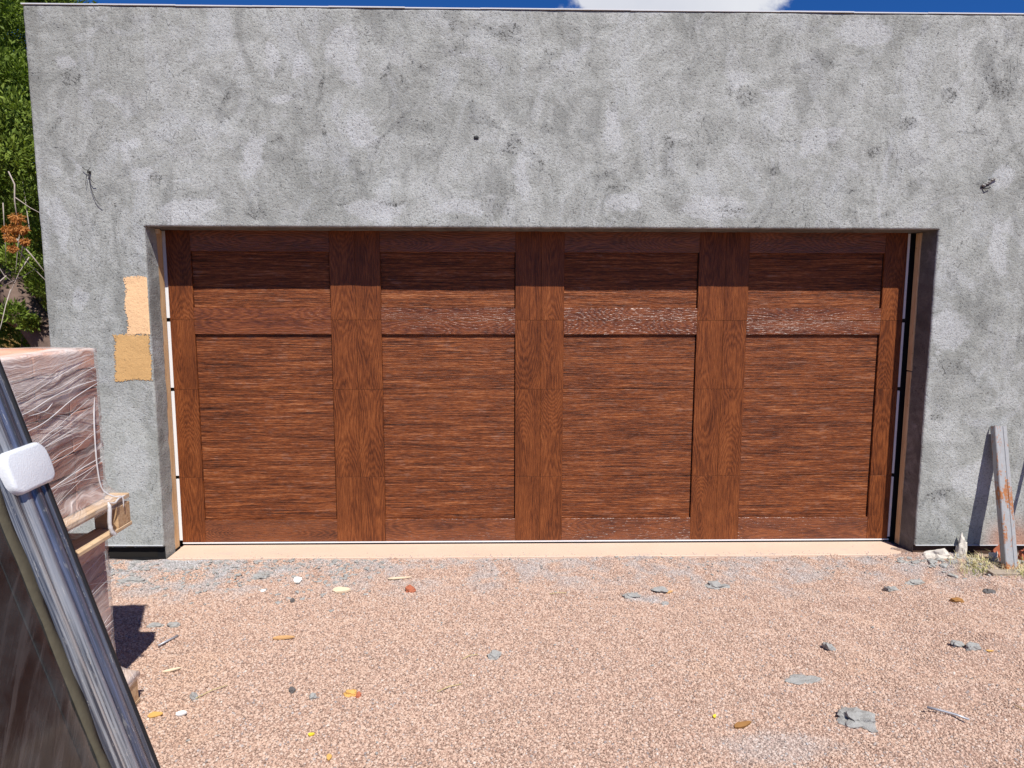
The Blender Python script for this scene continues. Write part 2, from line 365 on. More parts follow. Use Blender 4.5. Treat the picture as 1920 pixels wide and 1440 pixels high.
n = mat('peach_concrete')
c = n.mix(n.noise(n.pos, 3.2, 5, .6, .6), (.60, .43, .32), (.68, .52, .40))
dust = n.math('MULTIPLY', n.smooth(n.noise(n.scale(n.pos, (1, 3, 1)), 5.5, 5, .7), .56, .68), .55)
c = n.mix(dust, c, (.50, .42, .36))
c = n.mix(n.math('MULTIPLY', n.smooth(n.noise(n.pos, 70, 3, .7), .64, .70), .5), c, (.33, .24, .19))
M_SLAB = fin(n, c, .85, n.bump(n.noise(n.pos, 60, 4, .6), .3, .002), .25)

# gravel colours shared by stones and the ground beneath them
def cement_mask(n, pos):
    s = n.sep(pos)
    near = n.smooth(n.math('ADD', s[1], n.math('MULTIPLY', n.math('SUBTRACT', n.noise(pos, 1.7, 4, .6), .5), .9)), -.95, -.40)
    lf = n.math('ADD', .62, n.math('MULTIPLY', n.smooth(s[0], -1.0, -2.2), .38))
    patch = n.smooth(n.noise(pos, 5.2, 5, .65, .5), .60, .40)
    far = n.math('MULTIPLY', n.smooth(n.noise(pos, 1.15, 4, .6, .6), .64, .74), .30)
    def spot(x, y, rad, k):
        d = n.vmath('LENGTH', n.vmath('MULTIPLY', n.vmath('SUBTRACT', pos, (x, y, 0)), (.45, 1.0, 0)))
        return n.math('MULTIPLY', n.smooth(n.math('ADD', d, n.math('MULTIPLY', n.math('SUBTRACT', n.noise(pos, 9, 4, .7), .5), rad*1.6)), rad, rad*.3), k)
    sp = n.math('MAXIMUM', spot(.78, -2.18, .14, .38), n.math('MAXIMUM', spot(1.08, -1.72, .05, .9), spot(.55, -.86, .08, .7)))
    return n.math('MAXIMUM', sp, n.math('MAXIMUM', n.math('MULTIPLY', n.math('MULTIPLY', near, patch), lf), far))
n = mat('gravel_stone')
r = n.rnd
c = n.ramp(r, [(0, (.31, .19, .14)), (.12, (.44, .29, .22)), (.36, (.508, .352, .268)), (.60, (.56, .398, .305)), (.86, (.61, .458, .364)), (.94, (.54, .43, .36)), (.955, (.42, .385, .37)), (.985, (.24, .20, .19)), (1, (.70, .62, .54))])
gm = cement_mask(n, n.loc)
c = n.mix(n.math('MULTIPLY', gm, .8), c, n.mix(r, (.30, .31, .32), (.50, .52, .53)))
yel = n.smooth(n.noise(n.loc, 1.6, 3), .56, .72)
c = n.mix(n.math('MULTIPLY', yel, .12), c, (.66, .42, .24))
c = n.mix(n.noise(n.pos, 260, 2, .6), n.scale(c, (.82, .82, .82)), n.scale(c, (1.15, 1.15, 1.15)))
M_STONE = fin(n, c, .9, n.bump(n.noise(n.pos, 320, 2, .6), .4, .001), .25)
n = mat('gravel_bed')
c = n.mix(n.voro(n.pos, 130, out='Color'), (.22, .14, .105), (.46, .32, .25))
c = n.mix(n.math('MULTIPLY', cement_mask(n, n.pos), .8), c, (.36, .37, .37))
M_BED = fin(n, c, .95, n.bump(n.voro(n.pos, 120), 1.0, .008), .15)
n = mat('red_soil')
c = n.ramp(n.noise(n.pos, .35, 6, .65), [(.35, (.13, .065, .04)), (.5, (.24, .115, .065)), (.6, (.24, .17, .09)), (.7, (.13, .13, .05))])
M_SOIL = fin(n, c, .95, n.bump(n.noise(n.pos, 9, 5, .6), .6, .05), .1)

n = mat('mortar')
g = n.noise(n.pos, 45, 4, .65)
c = n.mix(g, (.25, .245, .23), (.44, .435, .41)); c = n.mix(n.math('MULTIPLY', n.rnd, .35), c, (.33, .32, .30))
M_MORTAR = fin(n, c, .95, n.bump(n.noise(n.pos, 130, 4, .7), .9, .006), .15)
M_PALEROCK = plain('pale_rock', (.60, .55, .48), .9, .2, var=.2, bump=.8)
M_DARKROCK = plain('dark_rock', (.12, .11, .105), .9, .2, var=.3, bump=.8)
M_REDROCK = plain('red_brick_clay', (.40, .13, .07), .9, .2, var=.25, bump=.8)
M_OCHROCK = plain('ochre_rock', (.62, .36, .11), .9, .2, var=.25, bump=.6)
M_CHIP = plain('pale_wood_chip', (.74, .60, .42), .8, .2, var=.12)
M_TANCHIP = plain('tan_wood_sliver', (.58, .34, .15), .8, .2, var=.15)
M_YEL = plain('yellow_scrap', (.80, .60, .05), .6, .3, var=.1)
M_BROWN = plain('brown_leaf', (.30, .15, .05), .8, .2, var=.3)
M_PAPER = plain('white_scrap', (.82, .81, .78), .7, .3, var=.05)
M_NAIL = plain('grey_metal', (.42, .43, .46), .45, .5, .4, .1)
M_STRAW = plain('dry_straw', (.58, .49, .22), .8, .2, var=.3, scale=60)

# ------------------------------------------------------------------ ground
D = .2414
def gh(x, y):
    z = -.026 + .009*nz(x*1.1, y*1.1, 3) + .010*nz(x*3.3, y*3.3, 7) + .013*nz(x*7.5, y*7.5, 5) + .007*nz(x*17, y*17, 6)
    z += .042*nz(x*1.6+y*2.2, y*6.5-x*1.5, 11)*min(1, max(.15, (x-.4)/1.5))
    z += .030*math.exp(-((x-3.0)/.5)**2-((y+.56)/.20)**2)
    z += .014*math.exp(-((y+.30)/.16)**2)
    return z
xs = np.concatenate([[-400, -150, -60, -25, -12, -7], np.arange(-4.6, 4.8, .05), [7, 12, 25, 60, 150, 400]])
ys = np.concatenate([[-400, -150, -60, -25, -12, -8], np.arange(-6.0, .0, .05), [.5, 3, 8, 20, 60, 150, 500]])
P = np.zeros((len(xs), len(ys), 3))
for i, x in enumerate(xs):
    for j, y in enumerate(ys):
        P[i, j] = (x, y, gh(x, y) if (-4.7 < x < 4.9 and -6.1 < y < .1) else -.03)
me = grid_mesh('ground', P)
me.materials.append(M_BED); me.materials.append(M_SOIL)
cen = np.zeros(len(me.polygons)*3); me.polygons.foreach_get('center', cen); cen = cen.reshape(-1, 3)
me.polygons.foreach_set('material_index', ((cen[:, 1] > .3) | (np.abs(cen[:, 0]) > 5) | (cen[:, 1] < -5.6)).astype(np.int32))  # soil behind the camera is unseen, added to cut bounce light
tag(link('ground', me), kind='structure')

tag(box('garage_slab', -2.436, 2.44, -.243, 1.2, -.12, 0, M_SLAB, bev=.003), kind='structure')

# ------------------------------------------------------------------ garage building
BX0, BX1, HT, XL, XR, HL = -3.083, 7.5, 3.392, -2.4514, 2.4768, 2.1145
bld = empty('garage_building', (2.0, 3.0, 0), 'single storey garage with raw grey cement stucco walls around a wide brown door', 'garage')
def dispn(x, z):
    return -(.0035*mn.fractal(Vector((x*2.2, 1.3, z*2.2)), 1, 2, 3) + .0022*nz(x*9, 4.4, z*9) + .0010*nz(x*31, 8.8, z*31))
def lines(a, b, edges, step):
    L = set(np.round(np.arange(a, b, step), 5)) | {a, b}
    for e in edges:
        for q in (0, .0025, .006, .0105, .016):
            for sg in (-1, 1):
                if a <= e+sg*q <= b: L.add(round(e+sg*q, 5))
    L = sorted(L); out = [L[0]]
    for q in L[1:]:
        if q-out[-1] > .0015: out.append(q)
    return np.array(out)
gx = lines(BX0, 4.6, [BX0, XL, XR], .021); gz = lines(.075, HT, [.075, HL, HT], .021)
gx = np.concatenate([gx, [BX1]])
iL, iR = np.argmin(abs(gx-XL)), np.argmin(abs(gx-XR)); jL = np.argmin(abs(gz-HL))
P = np.zeros((len(gx), len(gz), 3)); R = .012
def rnd_in(dist): return 0 if dist >= R else R-math.sqrt(max(0, R*R-(R-max(dist, 0))**2))
for i, x in enumerate(gx):
    for j, z in enumerate(gz):
        y = -D+dispn(x, z)
        dz_ = 9
        if z >= HL-1e-4 and XL < x < XR: dz_ = z-HL
        if z <= HL and x <= XL+1e-4: dz_ = min(dz_, XL-x)
        if z <= HL and x >= XR-1e-4: dz_ = min(dz_, x-XR)
        dz_ = min(dz_, x-BX0, HT-z)
        y += rnd_in(abs(dz_))
        ex = .0022*nz(z*14, x*.7, 2)+.0012*nz(z*45, x, 5) if min(abs(x-XL), abs(x-XR), abs(x-BX0)) < .02 else 0
        ez = .0020*nz(x*14, 9, z)+.0014*nz(x*50, 9, z) if min(abs(z-HL), abs(z-HT)) < .02 else 0
        P[i, j] = (x+ex, y, z+ez)
        if j == 0: P[i, j, 2] = .092-.03*(x+2.7)/5.5 if -3.2 < x < 3.5 else .06
keep = np.ones((len(gx)-1, len(gz)-1), bool); keep[iL:iR, :jL] = False
link('wall', grid_mesh('wall', P, keep), M_STUCCO, bld)
# returns (door reveals) and soffit
def ret(x, sgn, y1):
    zz = np.concatenate([[-.035, .0, .03, .06], gz[:jL+1]]); yy = np.linspace(-D+R, y1, 9)
    Q = np.zeros((len(zz), len(yy), 3))
    for a, z in enumerate(zz):
        for b, y in enumerate(yy):
            ex = .0022*nz(z*14, x*.7, 2)+.0012*nz(z*45, x, 5)
            yo = y
            if z < .09 and b == 0: yo += .004
            Q[a, b] = (x+ex+sgn*(.003*nz(y*12, z*5, 3)+.0015*nz(y*40, z*30, 3))*(b > 0), yo+(.012*nz(z*9, 3, x) if b == 8 else 0), z)
            if b == 0 and z > .08: Q[a, b, 1] = -D+dispn(x, z)+R
    return link('door_reveal', grid_mesh('door_reveal', Q), M_SHADED_REVEAL if sgn < 0 else M_STUCCO, bld)
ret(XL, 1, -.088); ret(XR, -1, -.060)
sx = gx[iL:iR+1]; yy = np.linspace(-D+R, .02, 8); Q = np.zeros((len(sx), len(yy), 3))
for a, x in enumerate(sx):
    ez = .0020*nz(x*14, 9, HL)+.0014*nz(x*50, 9, HL)
    for b, y in enumerate(yy):
        Q[a, b] = (x, y if b else -D+dispn(x, HL)+R, HL+ez+(.002*nz(x*8, y*20, 1) if b else 0))
link('soffit', grid_mesh('soffit', Q), M_SHADED_REVEAL, bld)
# shell behind the front face
box('side_wall', BX0+.002, BX0+.25, -D+.013, 7, -.03, HT-.013, M_STUCCO, bld)
box('side_wall', BX1-.25, BX1, -D+.02, 7, -.03, HT-.013, M_STUCCO, bld)
box('back_wall', BX0+.25, BX1-.25, 6.75, 7, -.03, HT-.02, M_STUCCO, bld)
box('roof', BX0+.251, BX1-.251, .02, 6.74, HT-.42, HT-.22, M_DARKIN, bld)
box('wall_core', BX0+.26, -2.51, -D+.03, .0, .0, HT-.03, M_DARKIN, bld)
box('wall_core', 2.53, BX1-.26, -D+.03, .0, .0, HT-.03, M_DARKIN, bld)
box('lintel_core', -2.509, 2.529, -D+.03, .0, HL+.02, HT-.03, M_DARKIN, bld)
# parapet coping: thin metal edge
bm = bmesh.new()
for k in range(24):
    x0 = BX0-.006+k*.45; x1 = x0+.45-.0
    z = HT+.001
    box_bm(bm, x0, x1 if k < 23 else BX1, -D-.006+.001*(k % 2), .01, z+.0012*math.sin(k*2.1), z+.0065+.0012*math.sin(k*2.1))
me = bpy.data.meshes.new('coping'); bm.to_mesh(me); bm.free(); link('coping', me, M_CAP, bld)
# weep screed + stem wall
def slope_box(name, x0, x1, y0, y1, z00, z01, z10, z11, m):
    V = [(x0, y0, z00), (x1, y0, z10), (x1, y1, z10), (x0, y1, z00), (x0, y0, z01), (x1, y0, z11), (x1, y1, z11), (x0, y1, z01)]
    F = [(0, 3, 2, 1), (4, 5, 6, 7), (0, 1, 5, 4), (1, 2, 6, 5), (2, 3, 7, 6), (3, 0, 4, 7)]
    return link(name, mesh(name, V, F), m, bld)
zl = lambda x: .092-.03*(x+2.7)/5.5
slope_box('weep_screed', BX0-.002, XL-.006, -D-.004, -D+.02, zl(BX0)-.005, zl(BX0)-.0005, zl(XL)-.005, zl(XL)-.0005, M_CAP)
slope_box('weep_screed', XR+.004, 3.49, -D-.004, -D+.02, zl(XR)-.005, zl(XR)-.0005, zl(3.49)-.005, zl(3.49)-.0005, M_CAP)
slope_box('weep_screed', 3.492, BX1, -D-.004, -D+.02, .053, .0595, .053, .0595, M_CAP)
box('stem_wall', BX0+.02, XL-.004, -D+.032, -D+.2, -.12, .10, M_FOUND_L, bld)
box('stem_wall', XR+.005, BX1-.03, -D+.026, -D+.2, -.12, .085, M_FOUND_R, bld)
# rough jamb lumber
box('jamb_board', -2.530, -2.4545, -.094, -.012, -.001, HL-.004, M_PINE, bld, .003)
box('jamb_board', 2.468, 2.53, -.072, -.02, 1.205, HL-.004, M_PINE, bld, .003)
box('jamb_board', 2.470, 2.532, -.069, -.018, -.001, 1.198, M_PINE, bld, .003)
box('shim', -2.449, -2.434, -.112, -.080, 2.085, 2.112, M_CHIP, bld)

# paint test patches following the stucco surface
def patch(name, x0, x1, z0, z1, m, label, seed, soft_l):
    st = .0045; X = np.arange(x0-.03, x1+.03, st); Z = np.arange(z0-.03, z1+.03, st)
    Q = np.zeros((len(X), len(Z), 3)); keep = np.zeros((len(X)-1, len(Z)-1), bool)
    for i, x in enumerate(X):
        for j, z in enumerate(Z):
            dl = min(XL-x, 9)
            Q[i, j] = (x, -D+dispn(x, z)+rnd_in(max(0, dl))-.0038, z)
    for i in range(len(X)-1):
        for j in range(len(Z)-1):
            x, z = X[i]+st/2, Z[j]+st/2
            e = .010*nz(x*9, z*9, seed)+.004*nz(x*60, z*60, seed)
            dl = (x-x0)/soft_l; dr = (x1-x)/1.0; dt = (z1-z)/1.2; db = (z-z0)/1.2
            keep[i, j] = min(dl, dr, dt, db)+e+.009*nz(x*170, z*170, seed)+.004*nz(x*95, z*95, seed+4) > 0 and x < XL-.002
    o = link(name, grid_mesh(name, Q, keep), m, bld); o['label'] = label
patch('paint_swatch', -2.596, -2.452, 1.452, 1.806, M_PEACH, 'pale peach paint test patch', 3, 1.8)
patch('paint_swatch', -2.680, -2.462, 1.165, 1.449, M_OCHRE, 'darker ochre paint test patch', 9, 1.4)

# tie wires, nail hole and fastener stub on the wall face
def wire(pts, r, m=M_WIRE, name='tie_wire', k=5):
    V, F = tube_geo(pts, r, k); return link(name, mesh(name, V, F, True), m, bld)
wy = -D-.004
wire([(-2.757, wy+.006, 2.433), (-2.757, wy-.014, 2.425), (-2.751, wy-.018, 2.36), (-2.738, wy-.016, 2.31), (-2.728, wy-.012, 2.272), (-2.705, wy-.01, 2.243), (-2.694, wy-.012, 2.235)], .0017)
wire([(-2.757, wy+.006, 2.436), (-2.760, wy-.012, 2.444), (-2.772, wy-.014, 2.40), (-2.780, wy-.012, 2.355)], .0017)
wire([(-2.745, wy-.01, 2.462), (-2.757, wy-.013, 2.445), (-2.774, wy-.012, 2.446), (-2.795, wy-.01, 2.462)], .0018)
wire([(-2.757, wy-.01, 2.44), (-2.750, wy-.02, 2.40), (-2.736, wy-.02, 2.378), (-2.722, wy-.012, 2.366)], .0020)
wire([(-2.757, wy+.004, 2.436), (-2.755, wy-.02, 2.434)], .007, k=7)
bm = bmesh.new()
def blob_bm(bm, c, sx, sy, sz, seed, sub=2, rough=.35, flat=0):
    q = bmesh.ops.create_icosphere(bm, subdivisions=sub, radius=1.0)
    for v in q['verts']:
        d = 1+rough*mn.noise(v.co*1.3+Vector((seed, 0, 0)))+rough*.5*mn.noise(v.co*3.1+Vector((0, seed, 0)))
        v.co = Vector((v.co.x*sx*d, v.co.y*sy*d, v.co.z*sz*d))+Vector(c)
    return q['verts']
blob_bm(bm, (-.417, -D-.002, 2.653), .016, .006, .013, 3.3); me = bpy.data.meshes.new('nail_hole'); bm.to_mesh(me); bm.free()
link('nail_hole', me, M_BLACK, bld)
bm = bmesh.new()
for k in range(5):
    blob_bm(bm, (2.735+.016*k, -D-.008, 2.385+.011*k+.006*math.sin(k*3)), .013, .012, .008, k*2.2, 2, .7)
me = bpy.data.meshes.new('anchor_stub'); bm.to_mesh(me); bm.free(); link('anchor_stub', me, M_MORTAR, bld)
wire([(2.725, wy, 2.372), (2.75, wy-.014, 2.362), (2.775, wy-.012, 2.372)], .003)

# ------------------------------------------------------------------ garage door: section > stile, rail, panel
door = empty('garage_door', (0, .02, 0), 'wide brown wood grain sectional garage door with four recessed panel bays', 'garage door')
ZS = [.021, .4738, 1.0741, 1.5366, 2.14]
panels = [(-2.283, -1.387), (-1.058, -.170), (.1515, 1.0435), (1.3765, 2.2815)]
seams = [-2.44, -1.22, 0, 1.22, 2.44]
RT, RM1, RM0, RB = 1.981, 1.6175, 1.443, .177
PD = .0165
for k in range(4):
    z0, z1 = ZS[k]+.0008, ZS[k+1]-.0008
    sec = box('door_section', -2.4395, 2.428, .0195, .050, z0, z1, M_DARKIN, door)
    for b, (pa, pb) in enumerate(panels):
        for (xa, xb) in ((seams[b]+.0006, pa), (pb, seams[b+1]-.0006)):
            if b == 3 and pb < xa+.01: xb = 2.4285
            box('stile', xa, xb, .0, .019, z0, z1, M_VERT, sec, .0008)
        pz0, pz1 = z0, z1
        if k == 0: pz0 = RB; box('rail', pa+.0004, pb-.0004, .0006, .019, z0, RB, M_HOR, sec, .0012)
        if k == 2: pz1 = RM0; box('rail', pa+.0004, pb-.0004, .0006, .019, RM0, z1, M_HOR, sec, .0012)
        if k == 3:
            pz0, pz1 = RM1, RT
            box('rail', pa+.0004, pb-.0004, .0006, .019, z0, RM1, M_HOR, sec, .0012)
            box('rail', pa+.0004, pb-.0004, .0006, .019, RT, z1, M_HOR, sec, .0012)
        box('panel', pa+.0005, pb-.0060, PD, .0192, pz0+.0003, pz1-.0003, M_PAN, sec, .0014)  # gap at right end added: dark backing stands in for the shadow line
    for sx_ in (-1, 1):
        a, b_ = (2.4402, 2.4555) if sx_ < 0 else (2.4288, 2.448)
        xa, xb = (a, b_) if sx_ > 0 else (-b_-.011, -a)
        # end cap with clipped ends (leaves the dark notch at each joint)
        zz0, zz1 = z0+.012, min(z1-.012, HL-.004)
        pr = [(xa, zz0+.012), (xa, zz1-.012), (xb, zz1), (xb, zz0)] if sx_ < 0 else [(xa, zz0), (xa, zz1), (xb, zz1-.012), (xb, zz0+.012)]
        pr = [(xa, zz0), (xa, zz1), (xb, zz1), (xb, zz0)]
        V = [(x, y, z) for y in (.006, .03) for x, z in pr]
        link('end_cap', mesh('end_cap', V, [(0, 1, 2, 3), (7, 6, 5, 4), (0, 4, 5, 1), (1, 5, 6, 2), (2, 6, 7, 3), (3, 7, 4, 0)]), M_WHITE, sec)
box('side_seal', -2.60, -2.441, .032, .06, -.001, HL, M_BLACK, door)
box('side_seal', 2.441, 2.60, .032, .06, -.001, HL, M_BLACK, door)
box('bottom_retainer', -2.438, 2.438, -.002, .045, .0125, .0205, M_WHITE, door)
box('bottom_seal', -2.436, 2.436, .001, .045, .0005, .0122, M_BLACK, door)

# ------------------------------------------------------------------ gravel: geometry nodes stones on a patch of ground
gx_ = np.arange(-3.6, 4.0, .025); gy_ = np.concatenate([np.arange(-4.9, -.26, .025), [-.238]])
P = np.zeros((len(gx_), len(gy_), 3))
for i, x in enumerate(gx_):
    for j, y in enumerate(gy_): P[i, j] = (x, y, gh(x, y)+.002)
# outside the door the gravel runs up to the recessed stem wall
kp = np.array([[abs(x+.29) < .80*(y+4.68)+.85 for y in gy_[:-1]] for x in gx_[:-1]])
me = grid_mesh('gravel', P, kp); me.materials.append(M_BED); me.materials.append(M_STONE)
grav = tag(link('gravel', me), kind='stuff')
grav['label'] = 'pinkish crushed gravel spread in front of the garage'
gt = bpy.data.node_groups.new('stones', 'GeometryNodeTree')
gt.interface.new_socket('Geometry', in_out='INPUT', socket_type='NodeSocketGeometry'); gt.interface.new_socket('Geometry', in_out='OUTPUT', socket_type='NodeSocketGeometry')
g = N(gt); gi = g.new('NodeGroupInput'); go = g.new('NodeGroupOutput')
dp = g.new('GeometryNodeDistributePointsOnFaces'); g.l.new(gi.outputs[0], dp.inputs['Mesh'])
pos = g.new('GeometryNodeInputPosition')
sy_ = g.sep(pos.outputs[0])[1]
dens = g.new('ShaderNodeMapRange'); g.put(dens.inputs[0], sy_); g.put(dens.inputs[1], -4.6); g.put(dens.inputs[2], -.3); g.put(dens.inputs[3], 21000.0); g.put(dens.inputs[4], 21000.0)
g.l.new(dens.outputs[0], dp.inputs['Density'])
inst = g.new('GeometryNodeGeometryToInstance')
for k in range(4):
    ic = g.new('GeometryNodeMeshIcoSphere'); ic.inputs['Subdivisions'].default_value = 2; ic.inputs['Radius'].default_value = 1.0
    sp = g.new('GeometryNodeSetPosition'); g.l.new(ic.outputs['Mesh'], sp.inputs[0])
    nn = g.noise(g.vmath('ADD', pos.outputs[0], (k*9.1, k*3.3, 1.0)), 1.1, 2, .6, color=True)
    off = g.scale(g.vmath('SUBTRACT', nn, (.5, .5, .5)), (1.5, 1.5, 1.3))
    sq = g.vmath('MULTIPLY', g.vmath('ADD', pos.outputs[0], off), (1.0, .84, .74))
    g.l.new(sq, sp.inputs['Position'])
    sm = g.new('GeometryNodeSetMaterial'); sm.inputs['Material'].default_value = M_STONE; g.l.new(sp.outputs[0], sm.inputs[0])
    g.l.new(sm.outputs[0], inst.inputs[0])
iop = g.new('GeometryNodeInstanceOnPoints'); g.l.new(dp.outputs['Points'], iop.inputs['Points']); g.l.new(inst.outputs[0], iop.inputs['Instance']); iop.inputs['Pick Instance'].default_value = True
rr = g.new('FunctionNodeRandomValue', data_type='FLOAT_VECTOR'); rr.inputs[0].default_value = (-.5, -.5, 0); rr.inputs[1].default_value = (.5, .5, 6.28)
g.l.new(rr.outputs[0], iop.inputs['Rotation'])
rs = g.new('FunctionNodeRandomValue', data_type='FLOAT'); rs.inputs[2].default_value = 0; rs.inputs[3].default_value = 1; rs.inputs['Seed'].default_value = 5
pw = g.math('POWER', rs.outputs[1], 2.6)
g.l.new(g.math('ADD', g.math('MULTIPLY', pw, .0042), .0026), iop.inputs['Scale'])
jg = g.new('GeometryNodeJoinGeometry'); g.l.new(iop.outputs[0], jg.inputs[0]); g.l.new(gi.outputs[0], jg.inputs[0])
g.l.new(jg.outputs[0], go.inputs[0])
md = grav.modifiers.new('stones', 'NODES'); md.node_group = gt

# mortar droppings: flat crumbs thick near the wall foot
bm = bmesh.new()
for k in range(1500):
    if k < 850:
        x = rng.uniform(-3.0, 3.3); y = -.26-abs(rng.normal(0, .22)); sc = rng.uniform(.004, .012)
        if x > -1.0 and rng.random() < .45: continue
    elif k < 1230:
        x = rng.uniform(-2.9, -1.0); y = -.26-abs(rng.normal(0, .26)); sc = rng.uniform(.005, .020)
    elif k < 1380:
        x = rng.uniform(2.3, 3.3); y = -.28-abs(rng.normal(0, .13)); sc = rng.uniform(.007, .030)
    else:
        x = rng.uniform(-2.6, 3.2); y = rng.uniform(-3.6, -.4); sc = rng.uniform(.004, .009)
    if -2.43 < x < 2.43 and y > -.255: continue
    a = rng.uniform(0, 6.28); el = rng.uniform(.5, 1)
    vs = blob_bm(bm, (0, 0, 0), sc, sc*el, sc*rng.uniform(.25, .5), k*1.7, 1, .8)
    ca, sa = math.cos(a), math.sin(a); z = gh(x, y)+.006
    for v in vs: v.co = Vector((x+v.co.x*ca-v.co.y*sa, y+v.co.x*sa+v.co.y*ca, z+v.co.z))
me = bpy.data.meshes.new('mortar_crumbs'); bm.to_mesh(me); bm.free()
o = tag(link('mortar_crumbs', me, M_MORTAR), kind='stuff'); o['label'] = 'grey mortar crumbs dropped along the foot of the stucco wall'

bm = bmesh.new()
for k in range(420):
    x = rng.uniform(-2.42, 2.42); y = -.243+abs(rng.normal(0, .030)); sc = rng.uniform(.0018, .0045)
    if k % 9 == 0: y = rng.uniform(-.24, -.05); sc *= .7
    vs = blob_bm(bm, (x, y, sc*.5), sc, sc*rng.uniform(.6, 1), sc*.7, k*1.3, 1, .6)
me = bpy.data.meshes.new('stray_grit'); bm.to_mesh(me); bm.free()
o = tag(link('stray_grit', me, M_STONE), kind='stuff'); o['label'] = 'stray gravel grit kicked onto the concrete threshold'

